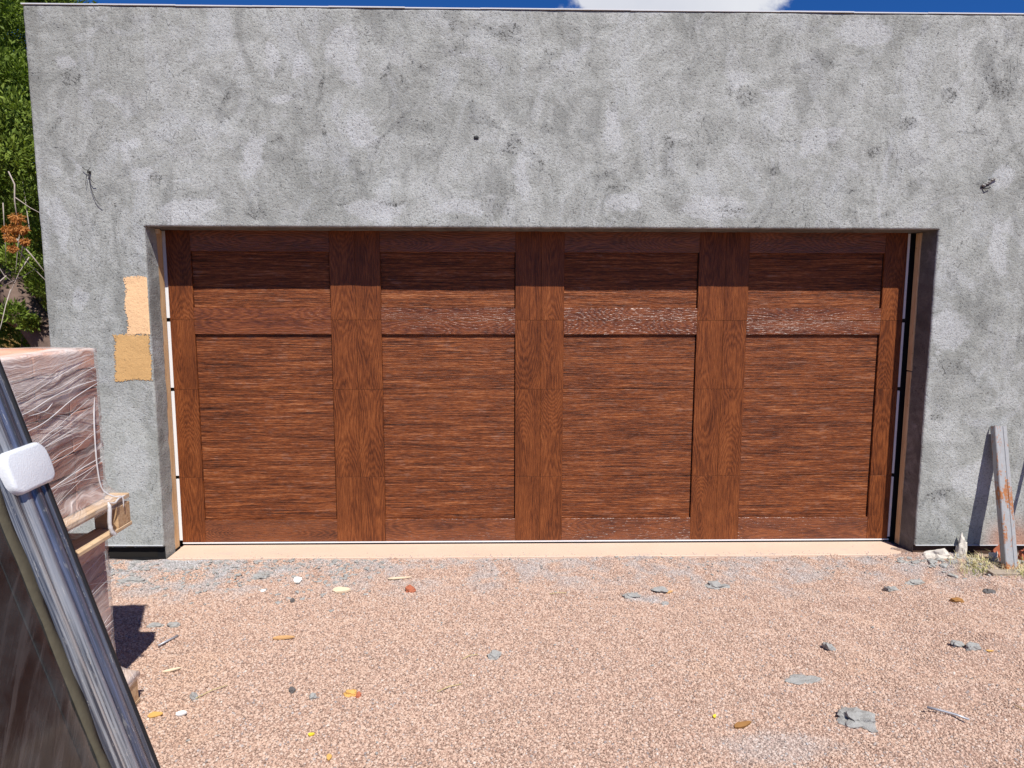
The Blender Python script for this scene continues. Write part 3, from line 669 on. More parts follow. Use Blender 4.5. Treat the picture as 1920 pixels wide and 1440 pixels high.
# ------------------------------------------------------------------ single stones and scraps
def rock(name, cat, label, x, y, sx, sy, sz, rot, m, seed, rough=.5, lift=.3, sub=3, group=None):
    bm = bmesh.new(); blob_bm(bm, (0, 0, 0), sx/2, sy/2, sz/2, seed, sub, rough)
    for v in bm.verts:
        v.co.z *= 1.5*(1+.4*mn.noise(v.co*45))
    me = bpy.data.meshes.new(name); bm.to_mesh(me); bm.free()
    o = link(name, me, m, loc=(x, y, gh(x, y)+.004+sz*lift*.8), rot=(0, 0, rot)); tag(o, label, cat, group)
    return o
rocks = [
 ('mortar_chunk', 'rubble', 'large pale grey mortar lump with a broken edge, biggest in the gravel at lower right', 1.165, -2.035, .135, .105, .034, -.5, M_MORTAR, 1.2),
 ('mortar_chunk', 'rubble', 'flat grey mortar flake below the left bay of the door', -1.747, -.52, .085, .055, .03, .1, M_MORTAR, 4.2),
 ('mortar_chunk', 'rubble', 'thin dark grey mortar scrap beside the wrapped pallets', -2.50, -.56, .12, .05, .022, .2, M_MORTAR, 7.2),
 ('mortar_chunk', 'rubble', 'long flat grey mortar piece in front of the third door bay', 1.018, -.70, .15, .075, .028, -.25, M_MORTAR, 9.2),
 ('mortar_chunk', 'rubble', 'small grey mortar piece in front of the right door edge', 2.054, -.735, .085, .055, .028, -.5, M_MORTAR, 12.2),
 ('mortar_chunk', 'rubble', 'flat grey mortar smear near the right jamb foot', 2.27, -.60, .10, .06, .016, .3, M_MORTAR, 15.2),
 ('mortar_chunk', 'rubble', 'oval light grey mortar lump lying alone in the middle gravel', -.31, -1.50, .066, .045, .026, .0, M_MORTAR, 18.2),
 ('mortar_chunk', 'rubble', 'round dark grey mortar lump right of the middle', 1.33, -1.46, .048, .045, .030, .0, M_MORTAR, 21.2),
 ('mortar_chunk', 'rubble', 'smaller grey mortar lump touching the one to its right', 1.98, -1.44, .055, .035, .026, -.5, M_MORTAR, 24.2),
 ('mortar_chunk', 'rubble', 'larger grey mortar lump of the touching pair at right', 2.035, -1.475, .075, .040, .030, .3, M_MORTAR, 27.2),
 ('mortar_chunk', 'rubble', 'flat crumbly grey mortar patch pressed into the gravel above the largest lump', 1.08, -1.72, .13, .07, .012, .1, M_MORTAR, 30.2),
 ('mortar_chunk', 'rubble', 'grey mortar lump at the right edge of the gravel', 2.86, -.92, .07, .055, .035, .1, M_MORTAR, 33.2),
 ('mortar_chunk', 'rubble', 'leftmost of the three flat mortar splats in front of the third bay', .48, -.83, .10, .06, .014, .1, M_MORTAR, 101.2),
 ('mortar_chunk', 'rubble', 'upper right of the three flat mortar splats in front of the third bay', .66, -.76, .10, .055, .018, -.3, M_MORTAR, 104.2),
 ('mortar_chunk', 'rubble', 'lowest and smallest of the three flat mortar splats in front of the third bay', .65, -.93, .05, .03, .014, .3, M_MORTAR, 107.2),
 ('dark_stone', 'stone', 'nearly black stone below the rocks at the right', 2.565, -.83, .065, .04, .02, -.2, M_DARKROCK, 36.2),
 ('pale_rock', 'rock', 'long pale rock lying on its side right of the door reveal', 2.60, -.31, .17, .06, .055, -.42, M_PALEROCK, 39.2),
 ('pale_rock', 'rock', 'pointed pale rock standing upright against the stem wall', 2.765, -.28, .07, .05, .12, .3, M_PALEROCK, 42.2),
 ('pale_rock', 'rock', 'small pale rock lying just left of the leaning steel post', 2.925, -.36, .07, .05, .055, .2, M_PALEROCK, 45.2),
 ('brick_lump', 'brick piece', 'orange red clay lump hidden half behind the leaning steel post', 2.985, -.34, .13, .06, .09, .1, M_REDROCK, 48.2),
 ('brick_lump', 'brick piece', 'orange red clay lump right of the leaning steel post', 3.13, -.36, .11, .07, .08, .6, M_REDROCK, 51.2),
 ('brick_fragment', 'brick piece', 'small dark red brick fragment in the gravel before the second bay', -.80, -.72, .056, .048, .034, .5, M_REDROCK, 58.9),
 ('ochre_stone', 'stone', 'ochre yellow stone with dark underside left of the middle', -.93, -1.80, .052, .034, .026, .1, M_OCHROCK, 57.2),
 ('ochre_stone', 'stone', 'tiny rust red stone touching the ochre stone', -.893, -1.81, .024, .02, .018, .2, M_REDROCK, 60.2),
 ('grey_pebble', 'stone', 'pale lilac grey pebble left of the ochre stone', -1.085, -1.83, .030, .026, .02, .2, M_MORTAR, 63.2),
 ('grey_pebble', 'stone', 'slate grey pebble far left of the ochre stone', -1.19, -1.77, .028, .022, .024, .2, M_DARKROCK, 66.2),
 ('grey_pebble', 'stone', 'greenish grey pebble beside the lower pallet shadow', -1.59, -1.83, .030, .026, .03, .2, M_MORTAR, 69.2),
 ('dark_stone', 'stone', 'flat dark stone at the edge of the pallet shadow', -2.08, -1.15, .075, .035, .02, .1, M_MORTAR, 72.2),
 ('grey_pebble', 'stone', 'light bluish stone just right of the pallet shadow tip', -1.98, -1.15, .062, .03, .024, .2, M_MORTAR, 75.2),
 ('ochre_stone', 'stone', 'brown pitted stone at the very right below the wall', 2.30, -.95, .07, .05, .016, .2, M_BROWN, 78.2),
 ('grey_pebble', 'stone', 'single grey pebble above the pair of lumps at left of the reveal', -1.45, -.86, .026, .02, .022, .2, M_DARKROCK, 81.2),
]
for (nm, cat, lab, x, y, sx, sy, sz, rot, m, seed) in rocks:
    rock(nm, cat, lab, x, y, sx, sy, sz, rot, m, seed, .7 if 'chunk' in nm else .5, .38 if nm == 'pale_rock' else .2)
def chip(name, cat, label, x, y, L, Wd, T, rot, m, tilt=.06, seed=0):
    """irregular flat sliver"""
    pts = []
    for k in range(9):
        a = 2*math.pi*k/9; r = 1+.25*nz(k*1.7, seed)
        pts.append((math.cos(a)*L/2*r, math.sin(a)*Wd/2*r*(1-.35*math.cos(a))))
    V = [(a, b, T/2+.15*T*nz(a*90, b*90, seed)) for a, b in pts]+[(a*.96, b*.96, -T/2) for a, b in pts]
    F = [tuple(range(9)), tuple(range(17, 8, -1))]+[(k, k+9, (k+1) % 9+9, (k+1) % 9) for k in range(9)]
    o = link(name, mesh(name, V, F), m, loc=(x, y, gh(x, y)+.009+T/2), rot=(tilt, -tilt*.6, rot)); tag(o, label, cat)
chip('wood_chip', 'wood chip', 'pale curled wood chip in the gravel left of the brick fragment', -1.20, -.73, .11, .055, .012, -.15, M_CHIP, .12, 1)
chip('wood_chip', 'wood chip', 'long pale yellow splinter just above the brick fragment', -.89, -.56, .15, .018, .006, .08, M_CHIP, .05, 2)
chip('wood_chip', 'wood chip', 'pointed tan wood sliver right of the pallet shadow', -1.36, -1.32, .11, .030, .007, .05, M_TANCHIP, .05, 3)
chip('paper_scrap', 'scrap', 'folded white paper scrap below the first bay', -1.50, -.57, .05, .05, .003, .6, M_PAPER, .4, 4)
chip('paper_scrap', 'scrap', 'small white flake below the folded paper scrap', -1.66, -.72, .032, .026, .003, .2, M_PAPER, .2, 5)
chip('yellow_scrap', 'scrap', 'bright yellow plastic bit near the bottom of the gravel left of middle', -1.02, -2.10, .026, .014, .006, .2, M_YEL, .1, 6)
chip('yellow_scrap', 'scrap', 'bright yellow plastic bit near the brown leaf at lower right', .60, -2.00, .020, .012, .006, .9, M_YEL, .1, 7)
chip('brown_leaf', 'leaf', 'curled brown bark leaf right of the middle at the bottom', .70, -2.05, .075, .026, .010, .15, M_BROWN, .25, 8)
chip('yellow_leaf', 'leaf', 'ochre dry leaf right of the leaning wrapped door unit', -1.69, -1.96, .062, .030, .005, .0, M_OCHROCK, .2, 9)
chip('paper_scrap', 'scrap', 'crumpled white scrap beside the ochre dry leaf', -1.59, -1.95, .045, .022, .008, .1, M_PAPER, .3, 10)
chip('wood_chip', 'wood chip', 'short yellow splinter lying at the lower pallet corner', -1.79, -1.60, .085, .014, .006, .3, M_CHIP, .15, 11)
chip('ochre_leaf', 'leaf', 'orange leaf lying beside the paired grey lumps', 2.10, -1.50, .035, .012, .003, -.2, M_OCHROCK, .1, 12)
chip('wood_chip', 'wood chip', 'tiny orange chip below the yellow plastic bit', -.92, -2.23, .02, .03, .006, .2, M_OCHROCK, .1, 13)
chip('wood_chip', 'wood chip', 'small tan chip in front of the third bay', .71, -.78, .05, .018, .006, .4, M_TANCHIP, .1, 14)
V, F = tube_geo([(-.058, .036, 0), (-.02, .01, .002), (.03, -.02, 0), (.062, -.05, -.002)], [.006, .005, .005, .004], 7)
tag(link('twig', mesh('twig', V, F, True), M_NAIL, loc=(1.55, -2.02, gh(1.55, -2.02)+.013)), 'straight pale grey twig at lower right of the gravel', 'twig')
V, F = tube_geo([(-.03, -.05, 0), (.0, .0, .003), (.02, .05, 0)], [.005, .005, .007], 7)
tag(link('bolt', mesh('bolt', V, F, True), M_NAIL, loc=(-1.925, -1.33, gh(-1.925, -1.33)+.012)), 'shiny grey bolt lying right of the pallet shadow', 'bolt')
for i, (x, y, a, L, lab) in enumerate([(-.50, -1.78, .5, .12, 'thin brown pine needle stalk right of the ochre stone'), (-.42, -1.52, .5, .08, 'short double straw stalk left of the oval grey lump'),
                                       (-1.53, -1.79, .8, .14, 'thin tan stalk by the greenish pebble'), (.06, -.80, .1, .10, 'thin straw stalk in front of the middle seam'), (1.9, -2.0, 1.9, .1, 'short straw stalk right of the grey twig')]):
    V, F = tube_geo([(-L/2, 0, 0), (0, .006, .004), (L/2, 0, .001)], .0016, 4)
    tag(link('stalk', mesh('stalk', V, F, True), M_STRAW, loc=(x, y, gh(x, y)+.012), rot=(0, 0, a)), lab, 'stalk')

# dry grass at the foot of the wall, right
gv = []
for k in range(950):
    c = [(2.86, -.42, .16), (3.13, -.52, .14), (2.70, -.50, .10), (2.95, -.60, .12), (3.3, -.5, .15)][rng.integers(0, 5)]
    x, y = c[0]+rng.normal(0, c[2]*.6), c[1]+rng.normal(0, c[2]*.42)
    if y > -D-.02: continue
    a = rng.uniform(0, 6.28); L = rng.uniform(.03, .10); ln = rng.uniform(.25, 1.4); w_ = .0012
    z = gh(x, y)+.003; dx, dy = math.cos(a), math.sin(a)
    tip = (x+dx*L*math.sin(ln), y+dy*L*math.sin(ln), z+L*math.cos(ln)*.7+.004)
    mid = (x+dx*L*.5*math.sin(ln*.6), y+dy*L*.5*math.sin(ln*.6), z+L*.5*math.cos(ln*.6))
    sx, sy = -dy*w_, dx*w_
    gv += [(x-sx, y-sy, z), (x+sx, y+sy, z), (mid[0]+sx, mid[1]+sy, mid[2]), (mid[0]-sx, mid[1]-sy, mid[2])]
    gv += [(mid[0]-sx, mid[1]-sy, mid[2]), (mid[0]+sx, mid[1]+sy, mid[2]), (tip[0]+sx*.2, tip[1]+sy*.2, tip[2]), (tip[0]-sx*.2, tip[1]-sy*.2, tip[2])]
n = mat('dry_grass'); c = n.ramp(n.noise(n.pos, 6, 3), [(.4, (.30, .33, .10)), (.5, (.62, .54, .27)), (.65, (.70, .60, .38))])
M_GRASS = fin(n, c, .8, None, .2)
o = tag(link('dry_grass', quads('dry_grass', gv, len(gv)//4), M_GRASS), kind='stuff'); o['label'] = 'dry yellow grass around the foot of the leaning post'

# ------------------------------------------------------------------ leaning posts
n = mat('rusty_galvanised_steel')
rv = n.noise(n.scale(n.obj, (3.0, 3.0, .8)), 9.0, 6, .7, .6); fine = n.noise(n.obj, 60, 4, .7)
s = n.sep(n.obj)
ends = n.math('MAXIMUM', n.smooth(s[2], .06, .0), n.math('MAXIMUM', n.smooth(s[2], .86, .96), n.math('MULTIPLY', n.smooth(n.math('ABSOLUTE', n.math('SUBTRACT', s[2], .46)), .16, .0), .55)))
rust = n.smooth(n.math('ADD', n.math('ADD', rv, n.math('MULTIPLY', n.math('SUBTRACT', fine, .5), .5)), n.math('MULTIPLY', ends, .20)), .53, .64)
c = n.mix(rust, n.mix(fine, (.25, .25, .25), (.40, .405, .41)), n.mix(n.noise(n.obj, 90, 3), (.24, .085, .03), (.48, .20, .07)))
M_POST = fin(n, c, .55, n.bump(n.math('ADD', fine, rust), .5, .0015), .4)
def channel(name, base, top, wid, dep, label, ridge=True):
    """lipped steel channel; local z along the post, web towards -y"""
    base, top = Vector(base), Vector(top); ax = (top-base); L = ax.length; ax.normalize()
    h, d, t = wid/2, dep, .003
    prof = [(-h, d), (-h, .004), (-h+.004, 0), (-h*.42, 0), (-h*.36, .004), (h*.30, .004), (h*.36, 0), (h-.004, 0), (h, .004), (h, d), (h-t, d), (h-t, t+.004), (-h+t, t+.004), (-h+t, d)]
    segs = 12; V = []; F = []; np_ = len(prof)
    for i in range(segs+1):
        z = L*i/segs
        for (x, y) in prof: V.append((x+.0008*nz(z*9, x*30), y+.0012*nz(z*7, 3), z))
    for i in range(segs):
        for j in range(np_): F.append((i*np_+j, i*np_+(j+1) % np_, (i+1)*np_+(j+1) % np_, (i+1)*np_+j))
    for i in (0, segs): F.append(tuple(i*np_+j for j in range(9)) + tuple(i*np_+j for j in range(9, np_)))
    yv = Vector((0, 1, 0)); yv = (yv-ax*yv.dot(ax)).normalized(); xv = yv.cross(ax)
    o = link(name, mesh(name, V, F), M_POST); R_ = Matrix((xv, yv, ax)).transposed().to_4x4(); R_.translation = base; o.matrix_world = R_
    return tag(o, label, 'steel post')
channel('steel_post', (2.925, -.535, .006), (2.950, -.290, .872), .080, .045, 'short rusty galvanised steel channel leaning on the wall right of the door')
V, F = tube_geo([(3.15, -.66, -.01), (3.37, -.252, 2.05)], .0125, 10)
tag(link('steel_pipe', mesh('steel_pipe', V, F), M_POST), 'thin pole leaning on the wall at the right picture edge, seen by its shadow', 'pole')
o = box('wood_block', -.085, .085, -.03, .03, -.011, .011, M_GREYWOOD, bev=.002); o.location = (2.815, -.60, .012); o.rotation_euler = (.05, .02, .02)
tag(o, 'grey weathered board lying flat under the foot of the steel post', 'board')

# ------------------------------------------------------------------ wrapped pallet loads
n = mat('paver')
v = n.noise(n.obj, 28, 4, .65)
c = n.mix(v, (.34, .155, .108), (.50, .26, .19)); c = n.mix(n.math('MULTIPLY', n.rnd, .7), c, (.20, .10, .080))
topm = n.noise(n.pos, 9, 4, .6)
c = n.mix(n.math('MULTIPLY', topm, .35), c, (.55, .27, .19))
M_PAVER = fin(n, c, .85, n.bump(n.noise(n.obj, 90, 3, .6), .5, .002), .2)
n = mat('paver_sunlit_top'); c = n.mix(n.noise(n.pos, 14, 4, .6), (.66, .34, .22), (.80, .47, .33)); M_PAVER_SUNLIT = fin(n, c, .85, n.bump(n.noise(n.pos, 90, 3, .6), .4, .002), .2)  # lighter paver copy: sun on the top course painted into its colour

def film_mat(name, base, streak, tint=(.86, .77, .72), topband=None):
    n = mat(name); s = n.sep(n.pos)
    # stretch direction: around the load, drifting up towards the far corner
    hor = n.math('ADD', s[1], n.math('MULTIPLY', s[0], -.8))
    wob = n.math('MULTIPLY', n.noise(n.pos, 3.5, 3, .5), .16)
    zz = n.math('ADD', n.math('SUBTRACT', s[2], n.math('MULTIPLY', hor, .10)), wob)
    v1 = n.noise(n.comb(n.math('MULTIPLY', hor, 1.6), 0.0, n.math('MULTIPLY', zz, 30)), 1.0, 5, .62, .35)
    v2 = n.noise(n.comb(n.math('MULTIPLY', hor, 3.0), 4.0, n.math('MULTIPLY', zz, 120)), 1.0, 4, .7, .3)
    v3 = n.noise(n.comb(n.math('MULTIPLY', hor, 1.1), 9.0, n.math('MULTIPLY', zz, 8)), 1.0, 4, .6, .8)
    st = n.math('ADD', n.smooth(v1, .52, .72), n.math('MULTIPLY', n.smooth(v2, .52, .68), .55))
    band = n.smooth(v3, .50, .66)
    f = n.math('ADD', base, n.math('MULTIPLY', n.math('ADD', n.math('MULTIPLY', st, .55), n.math('MULTIPLY', band, .40)), streak), clamp=True)
    f = n.math('MULTIPLY', f, n.math('ADD', .45, n.math('MULTIPLY', n.smooth(n.noise(n.pos, 5.5, 2), .35, .6), .75)))
    if topband: f = n.math('MAXIMUM', f, n.math('MULTIPLY', n.math('MULTIPLY', n.smooth(zz, topband, topband+.05), n.smooth(s[1], -1.90, -2.05)), n.math('ADD', .35, n.math('MULTIPLY', n.smooth(v1, .4, .6), .5))))
    tr = n.new('ShaderNodeBsdfTransparent'); mx = n.new('ShaderNodeMixShader')
    nb = n.bump(n.math('ADD', n.math('MULTIPLY', v1, 1.6), v2), .8, .01)
    fin(n, tint, .38, nb, .32)
    n.put(n.b.inputs['Subsurface Weight'], 0.0)
    n.put(mx.inputs[0], f); n.l.new(tr.outputs[0], mx.inputs[1]); n.l.new(n.b.outputs[0], mx.inputs[2]); n.l.new(mx.outputs[0], n.out.inputs[0])
    return n.m
M_FILM = film_mat('stretch_film', .11, .85, topband=1.42)
M_FILM2 = film_mat('stretch_film_dense', .42, .75, (.82, .72, .68))

def pallet_load(label, x1, y1, zb, zt, px1, py1, pz0, LX=1.0, LY=.92, film=M_FILM, ph=.12, courses=8, skew=0):
    """x1,y1 = far right corner of the load; extends towards -x and -y"""
    x0, y0 = x1-LX, y1-LY
    root = empty('pallet_load', ((x0+x1)/2, (y0+y1)/2, pz0), label, 'pallet load', 'wrapped pallet loads of pavers stacked beside the garage')
    # pallet
    pa = box('pallet', px1-LX-.06, px1-.02, py1-LY-.06, py1-.012, pz0+ph-.034, pz0+ph-.0185, M_PALLET, root)
    ax0, ay0 = px1-LX-.08, py1-LY-.075
    bw = .095
    for i in range(3):
        for j in range(3):
            bx = [px1-bw, (ax0+px1)/2-bw/2, ax0][i]; by = [py1-bw, (ay0+py1)/2-bw/2, ay0][j]
            box('pallet_block', bx, bx+bw, by, by+bw, pz0+.0165, pz0+ph-.0345, M_PALLETX, pa, .002)
    for i in range(3):
        bx = [px1-bw, (ax0+px1)/2-bw/2, ax0][i]
        box('bottom_board', bx, bx+bw+.002, ay0-.005, py1+.008, pz0, pz0+.016, M_PALLET, pa, .002)
    nb_ = 7
    for i in range(nb_):
        bx = px1-bw-(px1-bw-ax0)*i/(nb_-1)
        o = box('deck_board', bx, bx+bw, ay0-.002, py1+.003, pz0+ph-.018, pz0+ph, M_PALLET, pa, .002)
    # pavers
    hc = (zt-zb)/courses; bl = .2; nY = int(round(LY/bl)); bl = LY/nY; nX = int(round(LX/bl)); bx_ = LX/nX; dp_ = .1
    meY = box_me('brick', -dp_/2+.002, dp_/2-.002, -bl/2+.0022, bl/2-.0022, -hc/2+.0016, hc/2-.0016, .003)
    meX = box_me('brick', -bx_/2+.0022, bx_/2-.0022, -dp_/2+.002, dp_/2-.002, -hc/2+.0016, hc/2-.0016, .003)
    meT = box_me('brick', -bx_/2+.002, bx_/2-.002, -bl/2+.002, bl/2-.002, -hc/2+.0016, hc/2-.0016, .003)
    for me_, mm in ((meY, M_PAVER), (meX, M_PAVER), (meT, M_PAVER_SUNLIT)): me_.materials.append(mm)
    for c_ in range(courses):
        z = zb+hc*(c_+.5); jx = lambda: random.uniform(-.002, .002)
        if c_ == courses-1:
            for i in range(nX):
                for j in range(nY):
                    link('brick', meT, None, root, (x0+bx_*(i+.5)+jx(), y0+bl*(j+.5)+jx(), z+abs(jx())))
            continue
        for j in range(nY):
            for xx in (x1-dp_/2, x0+dp_/2): link('brick', meY, None, root, (xx+jx()*2, y0+bl*(j+.5)+jx(), z))
        for i in range(nX):
            xx = x0+bx_*(i+.5)
            for yy_ in (y1-dp_/2-.0, y0+dp_/2):
                if .1 < xx-x0 < LX-.0 or True:
                    lx = min(max(xx, x0+dp_+bx_/2+.001), x1-dp_-bx_/2-.001)
                    link('brick', meX, None, root, (lx+0*jx(), yy_+jx(), z))
    box('load_core', x0+dp_+.004, x1-dp_-.004, y0+dp_+.004, y1-dp_-.004, zb+.002, zt-hc-.002, M_DARKIN, root)
    # stretch film: ring of vertical profile columns
    per = []
    nS = 60
    for (a, b) in (((x1, y0), (x1, y1)), ((x1, y1), (x0, y1)), ((x0, y1), (x0, y0)), ((x0, y0), (x1, y0))):
        for k in range(nS): per.append((a[0]+(b[0]-a[0])*k/nS, a[1]+(b[1]-a[1])*k/nS))
    per.append(per[0])
    zs = np.concatenate([np.linspace(zb-ph*.45, zb+.0, 6)[:-1], np.linspace(zb, zt, 44), [zt+.004, zt+.006]])
    cx, cy = (x0+x1)/2, (y0+y1)/2; Q = np.zeros((len(per), len(zs), 3))
    for i, (x, y) in enumerate(per):
        ox = 1 if abs(x-x1) < 1e-6 else (-1 if abs(x-x0) < 1e-6 else 0); oy = 1 if abs(y-y1) < 1e-6 else (-1 if abs(y-y0) < 1e-6 else 0)
        for j, z in enumerate(zs):
            o_ = .005+.003*nz(x*3+y*3, z*22, 5)+.0018*nz(x*6+y*6, z*75+y*6, 8)
            fl = max(0, 1-(z-(zb-.01))/.085); fl = min(1, fl)**1.8
            o_ += fl*(px1-x1+.004)
            if z > zt+.001:
                ins = (.03 if z < zt+.005 else .10)+.04*nz(x*5, y*5, 1)
                o_ = -ins
                zq = zt+.006+.004*nz(x*9, y*9)
            else: zq = z
            if fl >= .999: zq = min(zq, zb+.004) if z > zb-.012 else z
            if z < zb-.005: zq = zb-.004-(zb-z)*(.35+.5*nz(x*6, y*6, 2)**2)
            Q[i, j] = (x+ox*o_, y+oy*o_, zq)
    link('plastic_wrap', grid_mesh('plastic_wrap', Q), film, root)
    return root
low = pallet_load('lower shrink wrapped pallet of reddish pavers standing on the gravel at left', -1.872, -1.905, .122, .742, -1.815, -1.845, -.022, film=M_FILM2, ph=.143, LY=.90)
hi = pallet_load('upper shrink wrapped pallet of reddish pavers stacked on the other pallet load', -1.868, -1.895, .884, 1.487, -1.815, -1.815, .746, ph=.137, LY=.92)
n = mat('film_rope'); M_ROPE = fin(n, (.80, .79, .80), .35, None, .5); n.put(n.b.inputs['Alpha'], .62)
def rope(pts, rad, parent, name='film_strand'):
    # smooth polyline
    P_ = [Vector(p) for p in pts]; out = []
    for i in range(len(P_)-1):
        p0, p1, p2, p3 = P_[max(i-1, 0)], P_[i], P_[i+1], P_[min(i+2, len(P_)-1)]
        for k in range(6):
            t = k/6; out.append(.5*((2*p1)+(p2-p0)*t+(2*p0-5*p1+4*p2-p3)*t*t+(3*p1-p0-3*p2+p3)*t**3))
    out.append(P_[-1])
    V, F = tube_geo(out, [rad*(1+.35*nz(i*.9, 3))*min(1, .25+i*.12, .25+(len(out)-1-i)*.25) for i in range(len(out))], 6)
    link(name, mesh(name, V, F, True), M_ROPE, parent)
xr = -1.859
rope([(xr-.006, -1.925, 1.30), (xr+.002, -1.952, 1.22), (xr+.003, -1.958, 1.13), (xr+.004, -1.957, 1.02), (xr+.010, -1.945, .935), (xr+.034, -1.915, .897), (-1.806, -1.885, .885), (-1.806, -1.88, .84)], .0030, hi)
rope([(-1.808, -1.985, .893), (-1.800, -1.990, .872), (-1.803, -1.992, .81), (-1.800, -1.984, .772), (-1.795, -1.965, .755)], .008, hi, 'torn_film')
rope([(-1.808, -1.985, .893), (-1.802, -1.95, .880), (-1.812, -1.90, .883), (-1.806, -1.86, .886)], .004, hi)
# folded tight bands of film across the side
def bands(parent, z0, z1, x, y1, cnt, seed, slope):
    rr_ = random.Random(seed)
    for k in range(cnt):
        z = rr_.uniform(z0, z1); sl = slope*rr_.uniform(.2, 1.4)*(-1 if rr_.random() < .15 else 1); r_ = rr_.choice([.0005, .0006, .0008, .0008, .0011, .0016])
        ya = y1-rr_.uniform(.35, .9); yb = y1-(0 if rr_.random() < .6 else rr_.uniform(.05, .3))
        pts = [(x+.0012, ya+(yb-ya)*t, min(z1+.01, max(z0-.01, z+sl*(t-.5)*(yb-ya)*2+.022*nz(t*2.8, k*3.1)))) for t in (0, .25, .5, .75, 1)]
        rope(pts, r_, parent, 'film_crease')
bands(hi, .93, 1.47, xr+.0, -1.895, 24, 5, .12)
bands(low, .15, .72, xr-.004, -1.905, 14, 6, .10)


# ------------------------------------------------------------------ leaning film-wrapped sliding door unit
A = Vector((-1.4157, -2.5, .1389)); B = Vector((-1.7475, -2.5, 1.2453))
ev = (B-A).normalized(); es = Vector((0, -1, 0)); en = es.cross(ev)
if en.x < 0: en = -en
vg = (-.015-A.z)/ev.z; VT = 2.0
unit = empty('wrapped_door_unit', tuple(A+ev*vg), 'large dark glass sliding door unit in plastic film leaning on the pallet stack', 'door unit')
def UV(u, v, w_=0): return A+es*u+ev*v+en*w_
def strip(name, prof, v0, v1, m, wavy=0, seg=40, smooth=False, closed=False):
    Q = np.zeros((seg+1, len(prof), 3))
    for i in range(seg+1):
        v = v0+(v1-v0)*i/seg
        for j, (u, w_) in enumerate(prof):
            wob = wavy*nz(v*7, j*2.0, 4)
            Q[i, j] = UV(u+wob, v, w_)
    return link(name, grid_mesh(name, Q, smooth=smooth), m, unit)
def wrap_metal(name, c0, c1, rough, met):
    n = mat(name); s = n.sep(n.pos)
    dv = n.math('ADD', n.math('MULTIPLY', s[2], .958), n.math('MULTIPLY', s[0], -.287))
    dn = n.math('ADD', n.math('MULTIPLY', s[2], .287), n.math('MULTIPLY', s[0], .958))
    v = n.noise(n.comb(n.math('MULTIPLY', dv, 1.3), n.math('MULTIPLY', s[1], 75), n.math('MULTIPLY', dn, 75)), 1.0, 5, .65, .2)
    sc_ = n.noise(n.comb(n.math('MULTIPLY', dv, 9), n.math('MULTIPLY', s[1], 24), n.math('MULTIPLY', dn, 24)), 1.0, 5, .7, 1.2)
    blot = n.noise(n.pos, 9, 4, .6)
    uu = n.math('SUBTRACT', -2.5, s[1])
    zone = n.ramp(n.math('DIVIDE', uu, .17), [(0, (.05, .055, .07)), (.18, (.17, .18, .23)), (.40, (.13, .16, .27)), (.60, (.34, .35, .37)), (.82, (.52, .52, .51)), (1, (.24, .25, .27))])
    c = n.mix(n.math('MULTIPLY', n.smooth(v, .38, .60), .8), c0, zone)
    dust = n.smooth(sc_, .60, .68)
    scr = n.smooth(n.noise(n.comb(n.math('MULTIPLY', dv, 14), n.math('MULTIPLY', s[1], 160), n.math('MULTIPLY', dn, 160)), 1.0, 3, .8, 1.5), .63, .68)
    c = n.mix(n.math('MULTIPLY', dust, .30), c, (.42, .40, .37)); c = n.mix(n.math('MULTIPLY', scr, .55), c, (.66, .62, .54))
    return fin(n, c, n.ramp(blot, [(.35, rough), (.7, rough+.16)]), n.bump(n.math('ADD', v, n.math('MULTIPLY', sc_, .5)), .55, .004), .6, met, .5, .12)
M_FRAME = wrap_metal('wrapped_aluminium', (.045, .05, .065), (.27, .29, .34), .30, .22)
M_OLIVE = plain('olive_tape', (.080, .070, .046), .7, .3, var=.3, bump=.4)
n = mat('dark_wrapped_glass')
s = n.sep(n.pos)
sm_ = n.noise(n.comb(n.math('MULTIPLY', n.math('ADD', s[2], s[1]), 2.2), n.math('MULTIPLY', n.math('SUBTRACT', s[2], s[1]), 22), 0), 1, 5, .65, .7)
bl = n.noise(n.pos, 3.4, 4, .6)
c = n.mix(n.smooth(sm_, .46, .70), (.010, .010, .011), (.050, .045, .045)); c = n.mix(n.math('MULTIPLY', n.smooth(bl, .42, .62), .55), c, (.050, .058, .062))
M_GLASS = fin(n, c, .16, n.bump(sm_, .25, .004), .5, 0, .5, .08)
prof = [(-.016, -.055), (-.013, -.020), (-.004, -.014), (.0, -.004), (.004, .0), (.012, .004), (.018, .003), (.021, -.004), (.028, -.004), (.031, .004), (.046, .006), (.060, .006), (.064, .001), (.067, -.006), (.073, -.006), (.076, .002), (.088, .004), (.104, .004), (.108, -.002), (.118, -.006), (.122, -.010), (.127, -.002), (.140, .001), (.156, -.002), (.162, -.009), (.170, -.016)]
strip('side_frame', prof, vg, VT, M_FRAME, .0012, 60, True)
strip('rubber_edge', [(-.016, -.056), (-.022, -.045), (-.022, -.010), (-.016, -.002), (-.004, .006), (.005, .0065), (.007, .001)], vg+.004, VT, M_BLACK, .001)
strip('olive_tape', [(.170, -.0165), (.172, -.012), (.190, -.011), (.207, -.012), (.209, -.018)], vg+.003, VT, M_OLIVE, .012, 60)
strip('glass_pane', [(.196, -.0175), (.6, -.0175), (1.1, -.0175), (1.5, -.0175)], vg+.01, VT-.01, M_GLASS, 0)
strip('mullion', [(.208, -.0172), (.212, -.0160), (.262, -.0160), (.266, -.0172)], vg+.012, VT-.012, M_GLASS, .003)
strip('back_board', [(-.016, -.057), (.5, -.057), (1.5, -.057)], vg+.002, VT, M_BLACK, 0)
